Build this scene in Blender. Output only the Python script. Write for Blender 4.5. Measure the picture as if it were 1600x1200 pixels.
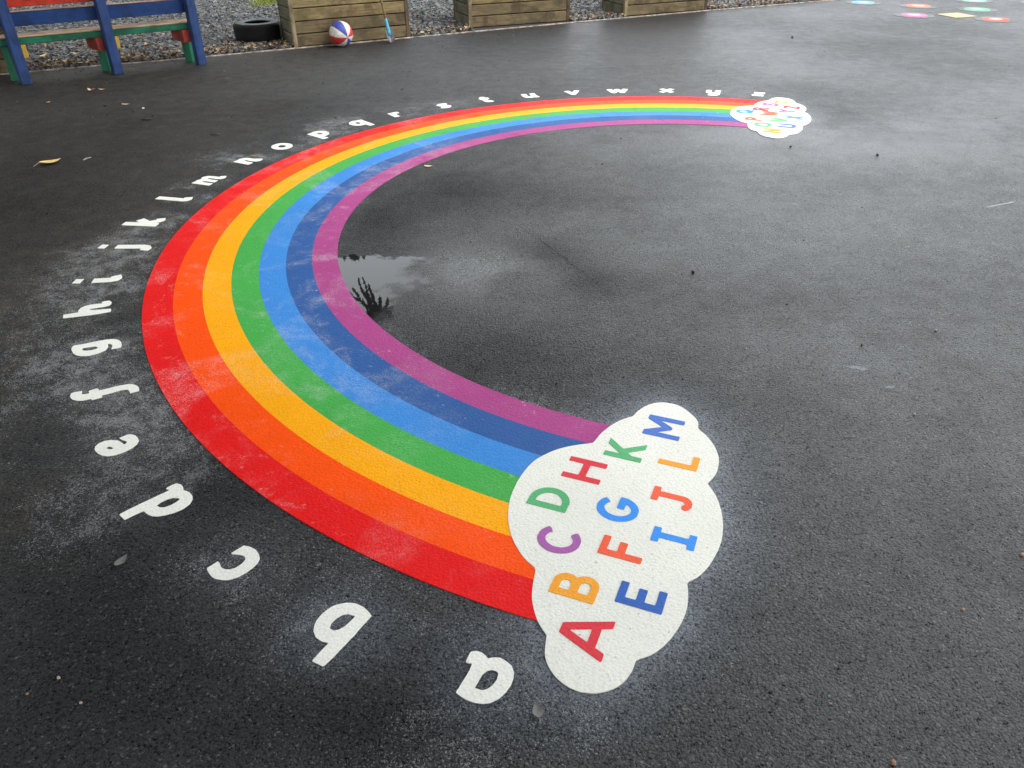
import bpy, bmesh, math, random
import numpy as np
from mathutils import Vector, Matrix
R = math.radians
scene = bpy.context.scene
for o in list(bpy.data.objects): bpy.data.objects.remove(o)
COL = scene.collection
random.seed(7); rng = np.random.default_rng(11)

# ------------------------------------------------------------------ camera
PITCH, ROLL, CAM_H = 0.5768278, -0.0098395, 1.5
cd = bpy.data.cameras.new('camera'); cam = bpy.data.objects.new('camera', cd); COL.objects.link(cam)
cp, sp, cr, sr = math.cos(PITCH), math.sin(PITCH), math.cos(ROLL), math.sin(ROLL)
M = Matrix(((cr, -sr, 0, 0), (sr*sp, cr*sp, -cp, 0), (sr*cp, cr*cp, sp, CAM_H), (0, 0, 0, 1)))
cam.matrix_world = M
cd.sensor_width = 36; cd.lens = 36*1221.018/1600; cd.clip_start = .05; cd.clip_end = 2000
scene.camera = cam

# ------------------------------------------------------------------ world, sun, exposure
SKY_STRENGTH, SUN_STRENGTH, EXPOSURE = 0.15, 0.5, 1.19
SUN_AZ, SUN_EL = R(112), R(48)
w = bpy.data.worlds.new('World'); scene.world = w; w.use_nodes = True
nt = w.node_tree; nt.nodes.clear()
sky = nt.nodes.new('ShaderNodeTexSky'); sky.sky_type = 'NISHITA'; sky.sun_disc = False
sky.sun_elevation = SUN_EL; sky.sun_rotation = SUN_AZ; sky.air_density = 1.5; sky.dust_density = 4; sky.ozone_density = 1
hs = nt.nodes.new('ShaderNodeHueSaturation'); hs.inputs['Saturation'].default_value = .3
mx = nt.nodes.new('ShaderNodeMix'); mx.data_type = 'RGBA'; mx.inputs[0].default_value = .7
mx.inputs[7].default_value = (8.6, 9.0, 9.4, 1)          # the even grey of the cloud cover
bg = nt.nodes.new('ShaderNodeBackground'); bg.inputs[1].default_value = SKY_STRENGTH
wo = nt.nodes.new('ShaderNodeOutputWorld')
nt.links.new(sky.outputs[0], hs.inputs['Color']); nt.links.new(hs.outputs[0], mx.inputs[6])
nt.links.new(mx.outputs[2], bg.inputs[0]); nt.links.new(bg.outputs[0], wo.inputs[0])
sd = bpy.data.lights.new('sun', 'SUN'); sd.energy = SUN_STRENGTH; sd.angle = R(40); sd.color = (1, .97, .92)
sun = bpy.data.objects.new('sun', sd); COL.objects.link(sun)
sdir = Vector((math.sin(SUN_AZ)*math.cos(SUN_EL), math.cos(SUN_AZ)*math.cos(SUN_EL), math.sin(SUN_EL)))
sun.rotation_euler = sdir.to_track_quat('Z', 'Y').to_euler(); sun.location = sdir*30
vs = scene.view_settings; vs.view_transform = 'Standard'; vs.look = 'None'; vs.gamma = 1; vs.exposure = EXPOSURE
vs.use_curve_mapping = False

# ------------------------------------------------------------------ helpers
def link(o, parent=None):
    COL.objects.link(o)
    if parent: o.parent = parent
    return o
def tag(o, label=None, cat=None, group=None, kind=None):
    if label: o['label'] = label
    if cat: o['category'] = cat
    if group: o['group'] = group
    if kind: o['kind'] = kind
    return o
def empty(name, loc=(0, 0, 0), rz=0):
    o = bpy.data.objects.new(name, None); o.location = loc; o.rotation_euler = (0, 0, rz)
    o.empty_display_size = .1
    return link(o)
def mesh_obj(name, verts, faces, mats, parent=None, smooth=False, midx=None):
    me = bpy.data.meshes.new(name); me.from_pydata([tuple(v) for v in verts], [], [tuple(f) for f in faces])
    for m in (mats if isinstance(mats, (list, tuple)) else [mats]): me.materials.append(m)
    if midx is not None: me.polygons.foreach_set('material_index', midx)
    if smooth: me.polygons.foreach_set('use_smooth', [True]*len(me.polygons))
    me.validate(); me.update()
    return link(bpy.data.objects.new(name, me), parent)
def fast_mesh(name, V, F, mats, parent=None, smooth=False, midx=None):
    """V (n,3), F (m,k) arrays"""
    me = bpy.data.meshes.new(name); n, k = F.shape
    me.vertices.add(len(V)); me.vertices.foreach_set('co', V.astype(np.float32).ravel())
    me.loops.add(n*k); me.loops.foreach_set('vertex_index', F.astype(np.int32).ravel())
    me.polygons.add(n); me.polygons.foreach_set('loop_start', (np.arange(n)*k).astype(np.int32))
    for m in (mats if isinstance(mats, (list, tuple)) else [mats]): me.materials.append(m)
    if midx is not None: me.polygons.foreach_set('material_index', np.asarray(midx, np.int32))
    me.polygons.foreach_set('use_smooth', np.full(n, smooth))
    me.update(calc_edges=True); me.validate()
    return link(bpy.data.objects.new(name, me), parent)
def box_mesh(name, size, mat, bevel=.004):
    """box centred on the origin"""
    bm = bmesh.new(); bmesh.ops.create_cube(bm, size=1)
    for v in bm.verts: v.co = Vector((v.co.x*size[0], v.co.y*size[1], v.co.z*size[2]))
    if bevel: bmesh.ops.bevel(bm, geom=bm.edges[:], offset=bevel, segments=1, affect='EDGES', profile=.5)
    me = bpy.data.meshes.new(name); bm.to_mesh(me); bm.free(); me.materials.append(mat)
    return me
def place(name, me, parent, loc, rot=(0, 0, 0)):
    o = bpy.data.objects.new(name, me); o.location = loc; o.rotation_euler = rot
    return link(o, parent)
def tube(path, radii, seg=8):
    V, F = [], []; path = [Vector(p) for p in path]
    for i, p in enumerate(path):
        t = (path[min(i+1, len(path)-1)]-path[max(i-1, 0)]).normalized()
        a = t.cross(Vector((0, 0, 1)) if abs(t.z) < .9 else Vector((1, 0, 0))).normalized(); b = t.cross(a)
        for k in range(seg):
            an = 2*math.pi*k/seg; V.append(p+(a*math.cos(an)+b*math.sin(an))*radii[i])
    for i in range(len(path)-1):
        for k in range(seg):
            F.append((i*seg+k, i*seg+(k+1) % seg, (i+1)*seg+(k+1) % seg, (i+1)*seg+k))
    F.append(tuple(range(seg))[::-1]); F.append(tuple((len(path)-1)*seg+k for k in range(seg)))
    return V, F
def join_geo(parts):
    V, F = [], []
    for v, f in parts:
        n = len(V); V += list(v); F += [tuple(i+n for i in q) for q in f]
    return V, F

# ------------------------------------------------------------------ material helpers
class NT:
    def __init__(self, name):
        self.m = bpy.data.materials.new(name); self.m.use_nodes = True; self.t = self.m.node_tree
        self.t.nodes.clear(); self.out = self.n('ShaderNodeOutputMaterial'); self.b = self.n('ShaderNodeBsdfPrincipled')
        self.l(self.b.outputs[0], self.out.inputs[0])
        self.pos = self.n('ShaderNodeNewGeometry').outputs['Position']; self._obj = None
    @property
    def obj(self):
        if self._obj is None: self._obj = self.n('ShaderNodeTexCoord').outputs['Object']
        return self._obj
    def n(self, t): return self.t.nodes.new(t)
    def l(self, a, b): self.t.links.new(a, b)
    def put(self, s, v):
        if isinstance(v, bpy.types.NodeSocket): self.l(v, s)
        elif isinstance(v, (tuple, list)) and len(v) == 3 and s.type == 'RGBA': s.default_value = (*v, 1)
        else: s.default_value = v
    def set(self, **k):
        for a, v in k.items(): self.put(self.b.inputs[a.replace('_', ' ')], v)
    def math(self, op, a, b=0.0, c=0.0, clamp=False):
        n = self.n('ShaderNodeMath'); n.operation = op; n.use_clamp = clamp
        self.put(n.inputs[0], a); self.put(n.inputs[1], b); self.put(n.inputs[2], c); return n.outputs[0]
    def mix(self, f, a, b, mode='MIX'):
        n = self.n('ShaderNodeMix'); n.data_type = 'RGBA'; n.blend_type = mode
        self.put(n.inputs[0], f); self.put(n.inputs[6], a); self.put(n.inputs[7], b); return n.outputs[2]
    def lerp(self, f, a, b):
        n = self.n('ShaderNodeMix'); n.data_type = 'FLOAT'
        self.put(n.inputs[0], f); self.put(n.inputs[2], a); self.put(n.inputs[3], b); return n.outputs[0]
    def noise(self, scale, detail=3, rough=.55, vec=None, dist=0.0, out=0):
        n = self.n('ShaderNodeTexNoise'); self.l(self.pos if vec is None else vec, n.inputs['Vector'])
        n.inputs['Scale'].default_value = scale; n.inputs['Detail'].default_value = detail
        n.inputs['Roughness'].default_value = rough; n.inputs['Distortion'].default_value = dist; return n.outputs[out]
    def vor(self, scale, vec=None, feature='F1', out='Distance', rnd=1.0):
        n = self.n('ShaderNodeTexVoronoi'); n.feature = feature; self.l(self.pos if vec is None else vec, n.inputs['Vector'])
        n.inputs['Scale'].default_value = scale; n.inputs['Randomness'].default_value = rnd; return n.outputs[out]
    def ss(self, v, a, b):
        n = self.n('ShaderNodeMapRange'); n.interpolation_type = 'SMOOTHSTEP'; self.put(n.inputs[0], v)
        self.put(n.inputs[1], a); self.put(n.inputs[2], b); return n.outputs[0]
    def scalev(self, v, s):
        n = self.n('ShaderNodeVectorMath'); n.operation = 'MULTIPLY'; self.l(v, n.inputs[0]); n.inputs[1].default_value = s; return n.outputs[0]
    def attr(self, name):
        n = self.n('ShaderNodeAttribute'); n.attribute_name = name; return n.outputs['Fac']
    def bump(self, h, dist, strength=1.0, normal=None):
        n = self.n('ShaderNodeBump'); n.inputs['Strength'].default_value = strength; self.put(n.inputs['Distance'], dist)
        self.put(n.inputs['Height'], h)
        if normal is not None: self.l(normal, n.inputs['Normal'])
        return n.outputs[0]

def mat_asphalt():
    t = NT('wet_asphalt')
    wet, dust, brown, slick, sheen = t.attr('wet'), t.attr('dust'), t.attr('brown'), t.attr('slick'), t.attr('sheen')
    warp = t.n('ShaderNodeVectorMath'); warp.operation = 'ADD'
    t.l(t.pos, warp.inputs[0]); t.l(t.scalev(t.noise(90, 2, out=1), (.010, .010, .010)), warp.inputs[1]); wv = warp.outputs[0]
    v1 = t.vor(128, wv); v2 = t.vor(230, wv); n3 = t.noise(330, 3, .6); pt = t.noise(205, 4, .68, wv); pl = t.noise(48, 3, .6)
    dome = t.math('ADD', t.math('MULTIPLY', t.ss(v1, .85, .2), .5), t.math('MULTIPLY', t.ss(v2, .85, .2), .2))
    pit = t.ss(t.math('ADD', t.math('MULTIPLY', pt, .75), t.math('MULTIPLY', pl, .25)), .48, .39)      # voids between the stones
    stone = t.math('SUBTRACT', t.math('ADD', dome, t.math('MULTIPLY', n3, .3)), t.math('MULTIPLY', pit, .6))
    macro = t.noise(1.3, 6, .62); macro2 = t.noise(9, 5, .6)
    tone = t.math('ADD', t.math('MULTIPLY', macro, .9), t.math('MULTIPLY', macro2, .55))
    w2 = t.math('ADD', wet, t.math('MULTIPLY', t.math('SUBTRACT', macro2, .5), .9), clamp=True)
    col = t.mix(t.ss(stone, .0, .75), (.004, .004, .0043), (.036, .0365, .037))
    col = t.mix(1.0, col, t.math('MULTIPLY', tone, 1.25), 'MULTIPLY')
    col = t.mix(t.math('MULTIPLY', w2, .55), col, t.mix(1.0, col, (.35, .35, .36), 'MULTIPLY'))
    cell = t.vor(170, wv, out='Color'); sep = t.n('ShaderNodeSeparateColor'); t.l(cell, sep.inputs[0])
    col = t.mix(t.math('MULTIPLY', t.math('GREATER_THAN', sep.outputs[0], .985), .35), col, (.2, .19, .18))
    col = t.mix(t.math('MULTIPLY', brown, t.ss(macro2, .3, .7)), col, (.042, .033, .023))
    # paint overspray: fine droplets, denser where the mask is high
    cell2 = t.vor(520, out='Color'); sep2 = t.n('ShaderNodeSeparateColor'); t.l(cell2, sep2.inputs[0])
    cell3 = t.vor(250, wv, out='Color'); sep3 = t.n('ShaderNodeSeparateColor'); t.l(cell3, sep3.inputs[0])
    clump = t.ss(t.noise(15, 7, .72), .28, .70)
    cov = t.math('MULTIPLY', dust, t.math('MULTIPLY_ADD', clump, .95, .18))
    fac = t.math('ADD', t.ss(t.math('SUBTRACT', t.math('MULTIPLY', t.math('MULTIPLY', cov, cov), .62), sep2.outputs[1]), -.05, .05), t.math('MULTIPLY', t.ss(t.math('SUBTRACT', t.math('MULTIPLY', t.math('MULTIPLY', cov, cov), .34), sep3.outputs[1]), -.04, .04), .9), clamp=True)
    col = t.mix(t.math('MULTIPLY', fac, .55), col, (.40, .405, .41))
    halo = t.attr('halo')
    col = t.mix(t.math('MULTIPLY', halo, t.lerp(t.ss(stone, .0, .7), .25, 1.0)), col, (.19, .215, .25))
    t.set(Base_Color=col)
    col = t.mix(t.math('MULTIPLY', sheen, -1.0, clamp=True), col, t.mix(1.0, col, (.40, .39, .38), 'MULTIPLY')); t.set(Base_Color=col)  # dull patches and dark tree reflections painted into the tarmac colour
    rg = t.lerp(w2, .60, .36); rg = t.lerp(slick, rg, .2); t.set(Roughness=rg)
    t.set(Specular_IOR_Level=t.math('MULTIPLY', t.math('MULTIPLY', t.lerp(w2, .28, .50), t.math('ADD', sheen, 1.0)), t.ss(stone, -.25, .35)))
    bd = t.lerp(slick, .0025, .0008)
    t.set(Normal=t.bump(t.math('ADD', stone, t.math('MULTIPLY', macro2, .1)), bd))
    return t.m

def mat_paint(name, col, pale=.22, rough=.55, dirt=.12):
    """thermoplastic marking: follows the aggregate, pitted, with pale wet sheen mixed into the colour and a little dirt"""
    t = NT(name)
    v1 = t.vor(120); n2 = t.noise(230, 3, .6); big = t.noise(2.6, 6, .62, dist=.8); mid = t.noise(13, 6, .68)
    c = t.mix(t.math('MULTIPLY', t.ss(t.noise(1.7, 5, .62), .35, .65), .30), col, tuple(x*.74 for x in col))
    zone = t.ss(big, .47, .62)                                  # patches where pale sky sheen is painted into the colour
    gran = t.ss(t.math('ADD', t.math('MULTIPLY', n2, .55), t.math('MULTIPLY', mid, .45)), .44, .60)
    xg = t.n('ShaderNodeSeparateXYZ'); t.l(t.pos, xg.inputs[0]); bend = t.lerp(t.ss(xg.outputs[0], -.1, -.75), .22, 1.0)
    wet_sheen = t.math('MULTIPLY', t.math('MULTIPLY', zone, gran), bend)
    c = t.mix(t.math('MULTIPLY', wet_sheen, pale), c, (.70, .68, .68))
    streak = t.ss(t.math('ADD', t.math('MULTIPLY', t.noise(7, 7, .72, dist=1.6), .8), t.math('MULTIPLY', n2, .2)), .57, .63)
    c = t.mix(t.math('MULTIPLY', t.math('MULTIPLY', streak, bend), pale*.5), c, (.70, .68, .68))
    flake = t.math('MULTIPLY', t.ss(t.noise(42, 7, .75, dist=.8), .61, .66), t.ss(t.noise(2.2, 4, .6), .45, .6))
    c = t.mix(t.math('MULTIPLY', flake, min(1.0, pale*1.7)), c, (.62, .62, .62))
    patch = t.ss(t.noise(3.1, 7, .7, dist=1.2), .56, .6)
    speck = t.ss(t.noise(75, 2, .5), .71, .76)
    c = t.mix(t.math('MULTIPLY', speck, dirt*3.5), c, (.06, .06, .05))
    c = t.mix(t.math('MULTIPLY', t.ss(v1, .5, .85), dirt*.9), c, tuple(x*.45 for x in col))
    c = t.mix(t.math('MULTIPLY', t.ss(t.noise(185, 3, .66), .41, .33), .28+dirt*.8), c, tuple(x*.38 for x in col))
    t.set(Base_Color=c, Roughness=t.lerp(patch, t.lerp(mid, rough-.16, rough+.1), rough+.12), Specular_IOR_Level=.1)
    h = t.math('ADD', t.math('MULTIPLY', t.ss(v1, .8, .1), .6), t.math('MULTIPLY', n2, .5))
    t.set(Normal=t.bump(h, .0010))
    return t.m

def mat_wood(name, col, dark, moss=None, worn=None, scale=1.0, rough=.75):
    """grain runs along the piece's own X axis"""
    t = NT(name); oi = t.n('ShaderNodeObjectInfo')
    add = t.n('ShaderNodeVectorMath'); add.operation = 'ADD'; t.l(t.obj, add.inputs[0])
    rv = t.n('ShaderNodeVectorMath'); rv.operation = 'SCALE'; t.l(oi.outputs['Location'], rv.inputs[0]); rv.inputs[3].default_value = 13.7
    t.l(rv.outputs[0], add.inputs[1]); v = add.outputs[0]
    g = t.noise(1, 5, .65, t.scalev(v, (5*scale, 60*scale, 60*scale)), dist=.5)
    g2 = t.noise(1, 4, .6, t.scalev(v, (14*scale, 260*scale, 260*scale)))
    bl = t.noise(5.5*scale, 6, .65, v)
    c = t.mix(t.ss(g, .3, .7), dark, col)
    c = t.mix(t.math('MULTIPLY', t.ss(g2, .45, .75), .3), c, tuple(x*.5 for x in dark))
    c = t.mix(t.math('MULTIPLY', t.ss(bl, .43, .62), .85), c, tuple(x*.58 for x in dark))
    if moss: c = t.mix(t.math('MULTIPLY', t.ss(t.noise(4*scale, 6, .7, v), .45, .65), .55), c, moss)
    if worn: c = t.mix(t.ss(t.noise(1, 6, .7, t.scalev(v, (9*scale, 40*scale, 40*scale))), .62, .72), c, worn)
    t.set(Base_Color=c, Roughness=rough, Specular_IOR_Level=.3)
    t.set(Normal=t.bump(t.math('ADD', g, t.math('MULTIPLY', g2, .4)), .002))
    return t.m

def mat_simple(name, col, rough=.6, var=.35, scale=20, bump=.001, metallic=0.0, spec=.4):
    t = NT(name); n = t.noise(scale, 5, .6, t.obj)
    c = t.mix(t.ss(n, .3, .7), tuple(x*(1-var) for x in col), tuple(min(1, x*(1+var*.5)) for x in col))
    t.set(Base_Color=c, Roughness=rough, Metallic=metallic, Specular_IOR_Level=spec, Normal=t.bump(n, bump))
    return t.m

def mat_random(name, cols, rough=.7, spec=.3):
    """one colour per loose island"""
    t = NT(name); g = t.n('ShaderNodeNewGeometry'); cr_ = t.n('ShaderNodeValToRGB'); cr_.color_ramp.interpolation = 'CONSTANT'
    e = cr_.color_ramp.elements
    while len(e) < len(cols): e.new(.5)
    for i, c in enumerate(cols): e[i].position = i/len(cols); e[i].color = (*c, 1)
    t.l(g.outputs['Random Per Island'], cr_.inputs[0])
    n = t.noise(160, 3, .6)
    c = t.mix(t.math('MULTIPLY', t.ss(n, .35, .7), .35), cr_.outputs[0], (.03, .03, .03))
    t.set(Base_Color=c, Roughness=rough, Specular_IOR_Level=spec); return t.m

# ------------------------------------------------------------------ ground data
TRACED={
 'a':[[(-0.112,1.144),(-0.107,1.159),(-0.101,1.174),(-0.087,1.175),(-0.076,1.171),(-0.067,1.163),(-0.062,1.154),(-0.048,1.157),(-0.033,1.156),(-0.020,1.147),(-0.007,1.134),(-0.002,1.117),(-0.003,1.102),(-0.009,1.083),(-0.020,1.066),(-0.035,1.050),(-0.053,1.040),(-0.070,1.038),(-0.088,1.041),(-0.105,1.048),(-0.120,1.058),(-0.130,1.067),(-0.123,1.079),(-0.117,1.092),(-0.109,1.108),(-0.102,1.123),(-0.096,1.143),(-0.103,1.142)],[(-0.089,1.077),(-0.082,1.092),(-0.073,1.111),(-0.063,1.121),(-0.052,1.124),(-0.041,1.120),(-0.037,1.114),(-0.040,1.098),(-0.049,1.084),(-0.061,1.074),(-0.072,1.071)]],
 'b':[[(-0.463,1.152),(-0.456,1.164),(-0.449,1.177),(-0.441,1.190),(-0.433,1.202),(-0.452,1.207),(-0.468,1.219),(-0.477,1.237),(-0.478,1.255),(-0.476,1.267),(-0.471,1.279),(-0.464,1.291),(-0.456,1.301),(-0.447,1.310),(-0.436,1.316),(-0.413,1.322),(-0.401,1.321),(-0.389,1.319),(-0.369,1.308),(-0.355,1.294),(-0.345,1.281),(-0.353,1.267),(-0.363,1.250),(-0.370,1.238),(-0.377,1.224),(-0.386,1.211),(-0.392,1.200),(-0.400,1.188),(-0.407,1.177),(-0.413,1.166),(-0.421,1.155),(-0.428,1.145),(-0.434,1.137),(-0.449,1.145)],[(-0.384,1.280),(-0.394,1.264),(-0.405,1.249),(-0.417,1.240),(-0.428,1.237),(-0.440,1.244),(-0.439,1.258),(-0.430,1.273),(-0.417,1.284),(-0.403,1.287)]],
 'c':[[(-0.750,1.492),(-0.741,1.502),(-0.732,1.512),(-0.723,1.522),(-0.704,1.517),(-0.686,1.506),(-0.673,1.489),(-0.667,1.474),(-0.668,1.458),(-0.676,1.441),(-0.690,1.424),(-0.706,1.409),(-0.728,1.400),(-0.745,1.401),(-0.762,1.405),(-0.772,1.411),(-0.781,1.420),(-0.789,1.430),(-0.796,1.441),(-0.785,1.453),(-0.774,1.466),(-0.766,1.456),(-0.760,1.445),(-0.748,1.437),(-0.734,1.436),(-0.721,1.442),(-0.710,1.454),(-0.704,1.468),(-0.705,1.476),(-0.711,1.484),(-0.722,1.488),(-0.735,1.490)]],
 'd':[[(-1.109,1.649),(-1.102,1.657),(-1.094,1.666),(-1.085,1.675),(-1.076,1.684),(-1.066,1.694),(-1.055,1.704),(-1.043,1.715),(-1.034,1.724),(-1.023,1.734),(-1.013,1.743),(-1.004,1.752),(-1.019,1.758),(-1.007,1.773),(-0.995,1.782),(-0.979,1.776),(-0.969,1.764),(-0.964,1.751),(-0.945,1.743),(-0.936,1.734),(-0.928,1.724),(-0.923,1.709),(-0.925,1.689),(-0.937,1.669),(-0.947,1.661),(-0.958,1.653),(-0.980,1.644),(-0.997,1.640),(-1.016,1.642),(-1.033,1.652),(-1.046,1.663),(-1.055,1.655),(-1.066,1.646),(-1.076,1.636),(-1.085,1.627),(-1.097,1.638)],[(-1.018,1.686),(-1.010,1.699),(-0.997,1.711),(-0.982,1.718),(-0.966,1.717),(-0.960,1.711),(-0.965,1.700),(-0.976,1.687),(-0.991,1.677),(-1.005,1.677)]],
 'e':[[(-1.259,2.008),(-1.248,2.018),(-1.237,2.027),(-1.227,2.028),(-1.212,2.021),(-1.198,2.007),(-1.189,1.992),(-1.189,1.973),(-1.196,1.955),(-1.211,1.937),(-1.230,1.922),(-1.243,1.917),(-1.256,1.915),(-1.274,1.919),(-1.294,1.931),(-1.310,1.947),(-1.316,1.964),(-1.312,1.981),(-1.298,1.994),(-1.278,1.998),(-1.256,1.995),(-1.238,1.982),(-1.226,1.972),(-1.224,1.987),(-1.232,1.993),(-1.244,1.998)],[(-1.279,1.956),(-1.273,1.965),(-1.262,1.961),(-1.252,1.952),(-1.260,1.950),(-1.269,1.951)]],
 'f':[[(-1.503,2.284),(-1.497,2.265),(-1.483,2.264),(-1.471,2.270),(-1.481,2.285),(-1.469,2.293),(-1.457,2.301),(-1.443,2.287),(-1.432,2.293),(-1.419,2.300),(-1.405,2.308),(-1.389,2.316),(-1.372,2.322),(-1.356,2.326),(-1.343,2.325),(-1.332,2.320),(-1.322,2.314),(-1.313,2.305),(-1.307,2.293),(-1.303,2.282),(-1.316,2.275),(-1.328,2.267),(-1.336,2.281),(-1.348,2.292),(-1.368,2.288),(-1.382,2.279),(-1.397,2.269),(-1.410,2.262),(-1.422,2.256),(-1.416,2.245),(-1.430,2.236),(-1.443,2.228),(-1.451,2.236),(-1.465,2.228),(-1.477,2.225),(-1.490,2.224),(-1.512,2.232),(-1.522,2.241),(-1.530,2.252),(-1.535,2.271),(-1.524,2.279)]],
 'g':[[(-1.674,2.570),(-1.679,2.583),(-1.681,2.594),(-1.678,2.605),(-1.664,2.609),(-1.647,2.615),(-1.631,2.623),(-1.616,2.631),(-1.599,2.638),(-1.583,2.644),(-1.570,2.648),(-1.558,2.650),(-1.546,2.651),(-1.533,2.647),(-1.522,2.640),(-1.511,2.630),(-1.503,2.618),(-1.495,2.597),(-1.494,2.584),(-1.509,2.579),(-1.524,2.573),(-1.528,2.594),(-1.535,2.608),(-1.547,2.614),(-1.557,2.615),(-1.549,2.604),(-1.543,2.588),(-1.543,2.567),(-1.556,2.547),(-1.565,2.539),(-1.576,2.533),(-1.587,2.527),(-1.600,2.524),(-1.616,2.525),(-1.632,2.529),(-1.644,2.535),(-1.653,2.543),(-1.664,2.556)],[(-1.637,2.575),(-1.636,2.584),(-1.613,2.591),(-1.595,2.596),(-1.579,2.588),(-1.581,2.577),(-1.595,2.567),(-1.616,2.563),(-1.627,2.565)]],
 'h':[[(-1.829,2.828),(-1.835,2.843),(-1.842,2.857),(-1.827,2.862),(-1.813,2.867),(-1.800,2.873),(-1.789,2.877),(-1.797,2.895),(-1.797,2.917),(-1.788,2.933),(-1.779,2.940),(-1.766,2.947),(-1.752,2.951),(-1.736,2.955),(-1.722,2.958),(-1.734,2.970),(-1.720,2.979),(-1.705,2.982),(-1.690,2.969),(-1.685,2.952),(-1.688,2.934),(-1.700,2.928),(-1.713,2.922),(-1.735,2.915),(-1.751,2.910),(-1.757,2.901),(-1.743,2.896),(-1.719,2.899),(-1.708,2.901),(-1.694,2.904),(-1.679,2.906),(-1.667,2.908),(-1.662,2.895),(-1.658,2.882),(-1.668,2.877),(-1.678,2.872),(-1.690,2.867),(-1.703,2.861),(-1.716,2.857),(-1.730,2.852),(-1.745,2.848),(-1.760,2.844),(-1.778,2.839),(-1.796,2.835),(-1.814,2.831)]],
}
CLOUD_NEAR=[(0.398,2.097),(0.403,2.106),(0.410,2.117),(0.418,2.129),(0.427,2.138),(0.438,2.148),(0.449,2.158),(0.461,2.165),(0.472,2.171),(0.484,2.175),(0.497,2.177),(0.509,2.178),(0.523,2.175),(0.536,2.171),(0.550,2.164),(0.562,2.155),(0.572,2.143),(0.582,2.127),(0.590,2.111),(0.596,2.097),(0.603,2.078),(0.605,2.062),(0.602,2.044),(0.597,2.028),(0.602,2.017),(0.608,2.006),(0.614,1.993),(0.619,1.980),(0.623,1.966),(0.626,1.952),(0.629,1.937),(0.631,1.923),(0.631,1.907),(0.631,1.892),(0.630,1.876),(0.627,1.861),(0.623,1.846),(0.618,1.831),(0.612,1.816),(0.605,1.802),(0.597,1.789),(0.587,1.777),(0.577,1.766),(0.569,1.756),(0.572,1.744),(0.576,1.732),(0.579,1.718),(0.582,1.703),(0.583,1.688),(0.584,1.672),(0.583,1.655),(0.583,1.639),(0.581,1.622),(0.579,1.606),(0.576,1.589),(0.573,1.572),(0.568,1.556),(0.564,1.541),(0.558,1.525),(0.551,1.509),(0.543,1.493),(0.533,1.476),(0.523,1.460),(0.513,1.445),(0.503,1.431),(0.492,1.418),(0.481,1.407),(0.471,1.397),(0.458,1.388),(0.447,1.382),(0.436,1.376),(0.435,1.362),(0.433,1.346),(0.430,1.329),(0.427,1.317),(0.424,1.304),(0.419,1.291),(0.414,1.278),(0.407,1.265),(0.400,1.252),(0.392,1.240),(0.384,1.228),(0.376,1.218),(0.368,1.207),(0.359,1.198),(0.351,1.189),(0.339,1.178),(0.326,1.168),(0.314,1.160),(0.301,1.154),(0.287,1.150),(0.276,1.146),(0.270,1.131),(0.262,1.115),(0.254,1.104),(0.245,1.092),(0.235,1.083),(0.224,1.076),(0.213,1.070),(0.202,1.066),(0.190,1.063),(0.178,1.061),(0.165,1.061),(0.153,1.063),(0.141,1.065),(0.130,1.070),(0.118,1.077),(0.107,1.086),(0.098,1.095),(0.090,1.105),(0.083,1.116),(0.077,1.128),(0.073,1.140),(0.070,1.152),(0.069,1.165),(0.070,1.178),(0.072,1.192),(0.074,1.206),(0.076,1.218),(0.070,1.229),(0.063,1.242),(0.057,1.257),(0.053,1.269),(0.050,1.282),(0.048,1.295),(0.046,1.308),(0.044,1.322),(0.044,1.335),(0.045,1.352),(0.047,1.370),(0.050,1.390),(0.054,1.411),(0.057,1.428),(0.051,1.436),(0.043,1.445),(0.035,1.455),(0.027,1.466),(0.020,1.479),(0.014,1.493),(0.008,1.507),(0.002,1.522),(-0.002,1.536),(-0.006,1.551),(-0.009,1.565),(-0.011,1.581),(-0.013,1.597),(-0.014,1.613),(-0.014,1.630),(-0.014,1.647),(-0.013,1.665),(-0.011,1.682),(-0.008,1.700),(-0.004,1.718),(0.001,1.736),(0.007,1.755),(0.013,1.773),(0.021,1.792),(0.029,1.810),(0.039,1.829),(0.049,1.847),(0.060,1.863),(0.072,1.877),(0.085,1.889),(0.099,1.900),(0.113,1.910),(0.127,1.919),(0.142,1.927),(0.158,1.934),(0.175,1.940),(0.194,1.945),(0.216,1.950),(0.236,1.953),(0.254,1.957),(0.261,1.969),(0.269,1.983),(0.277,1.997),(0.286,2.010),(0.296,2.022),(0.306,2.034),(0.316,2.045),(0.327,2.055),(0.337,2.064),(0.347,2.072),(0.357,2.079),(0.367,2.085),(0.384,2.093)]
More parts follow.
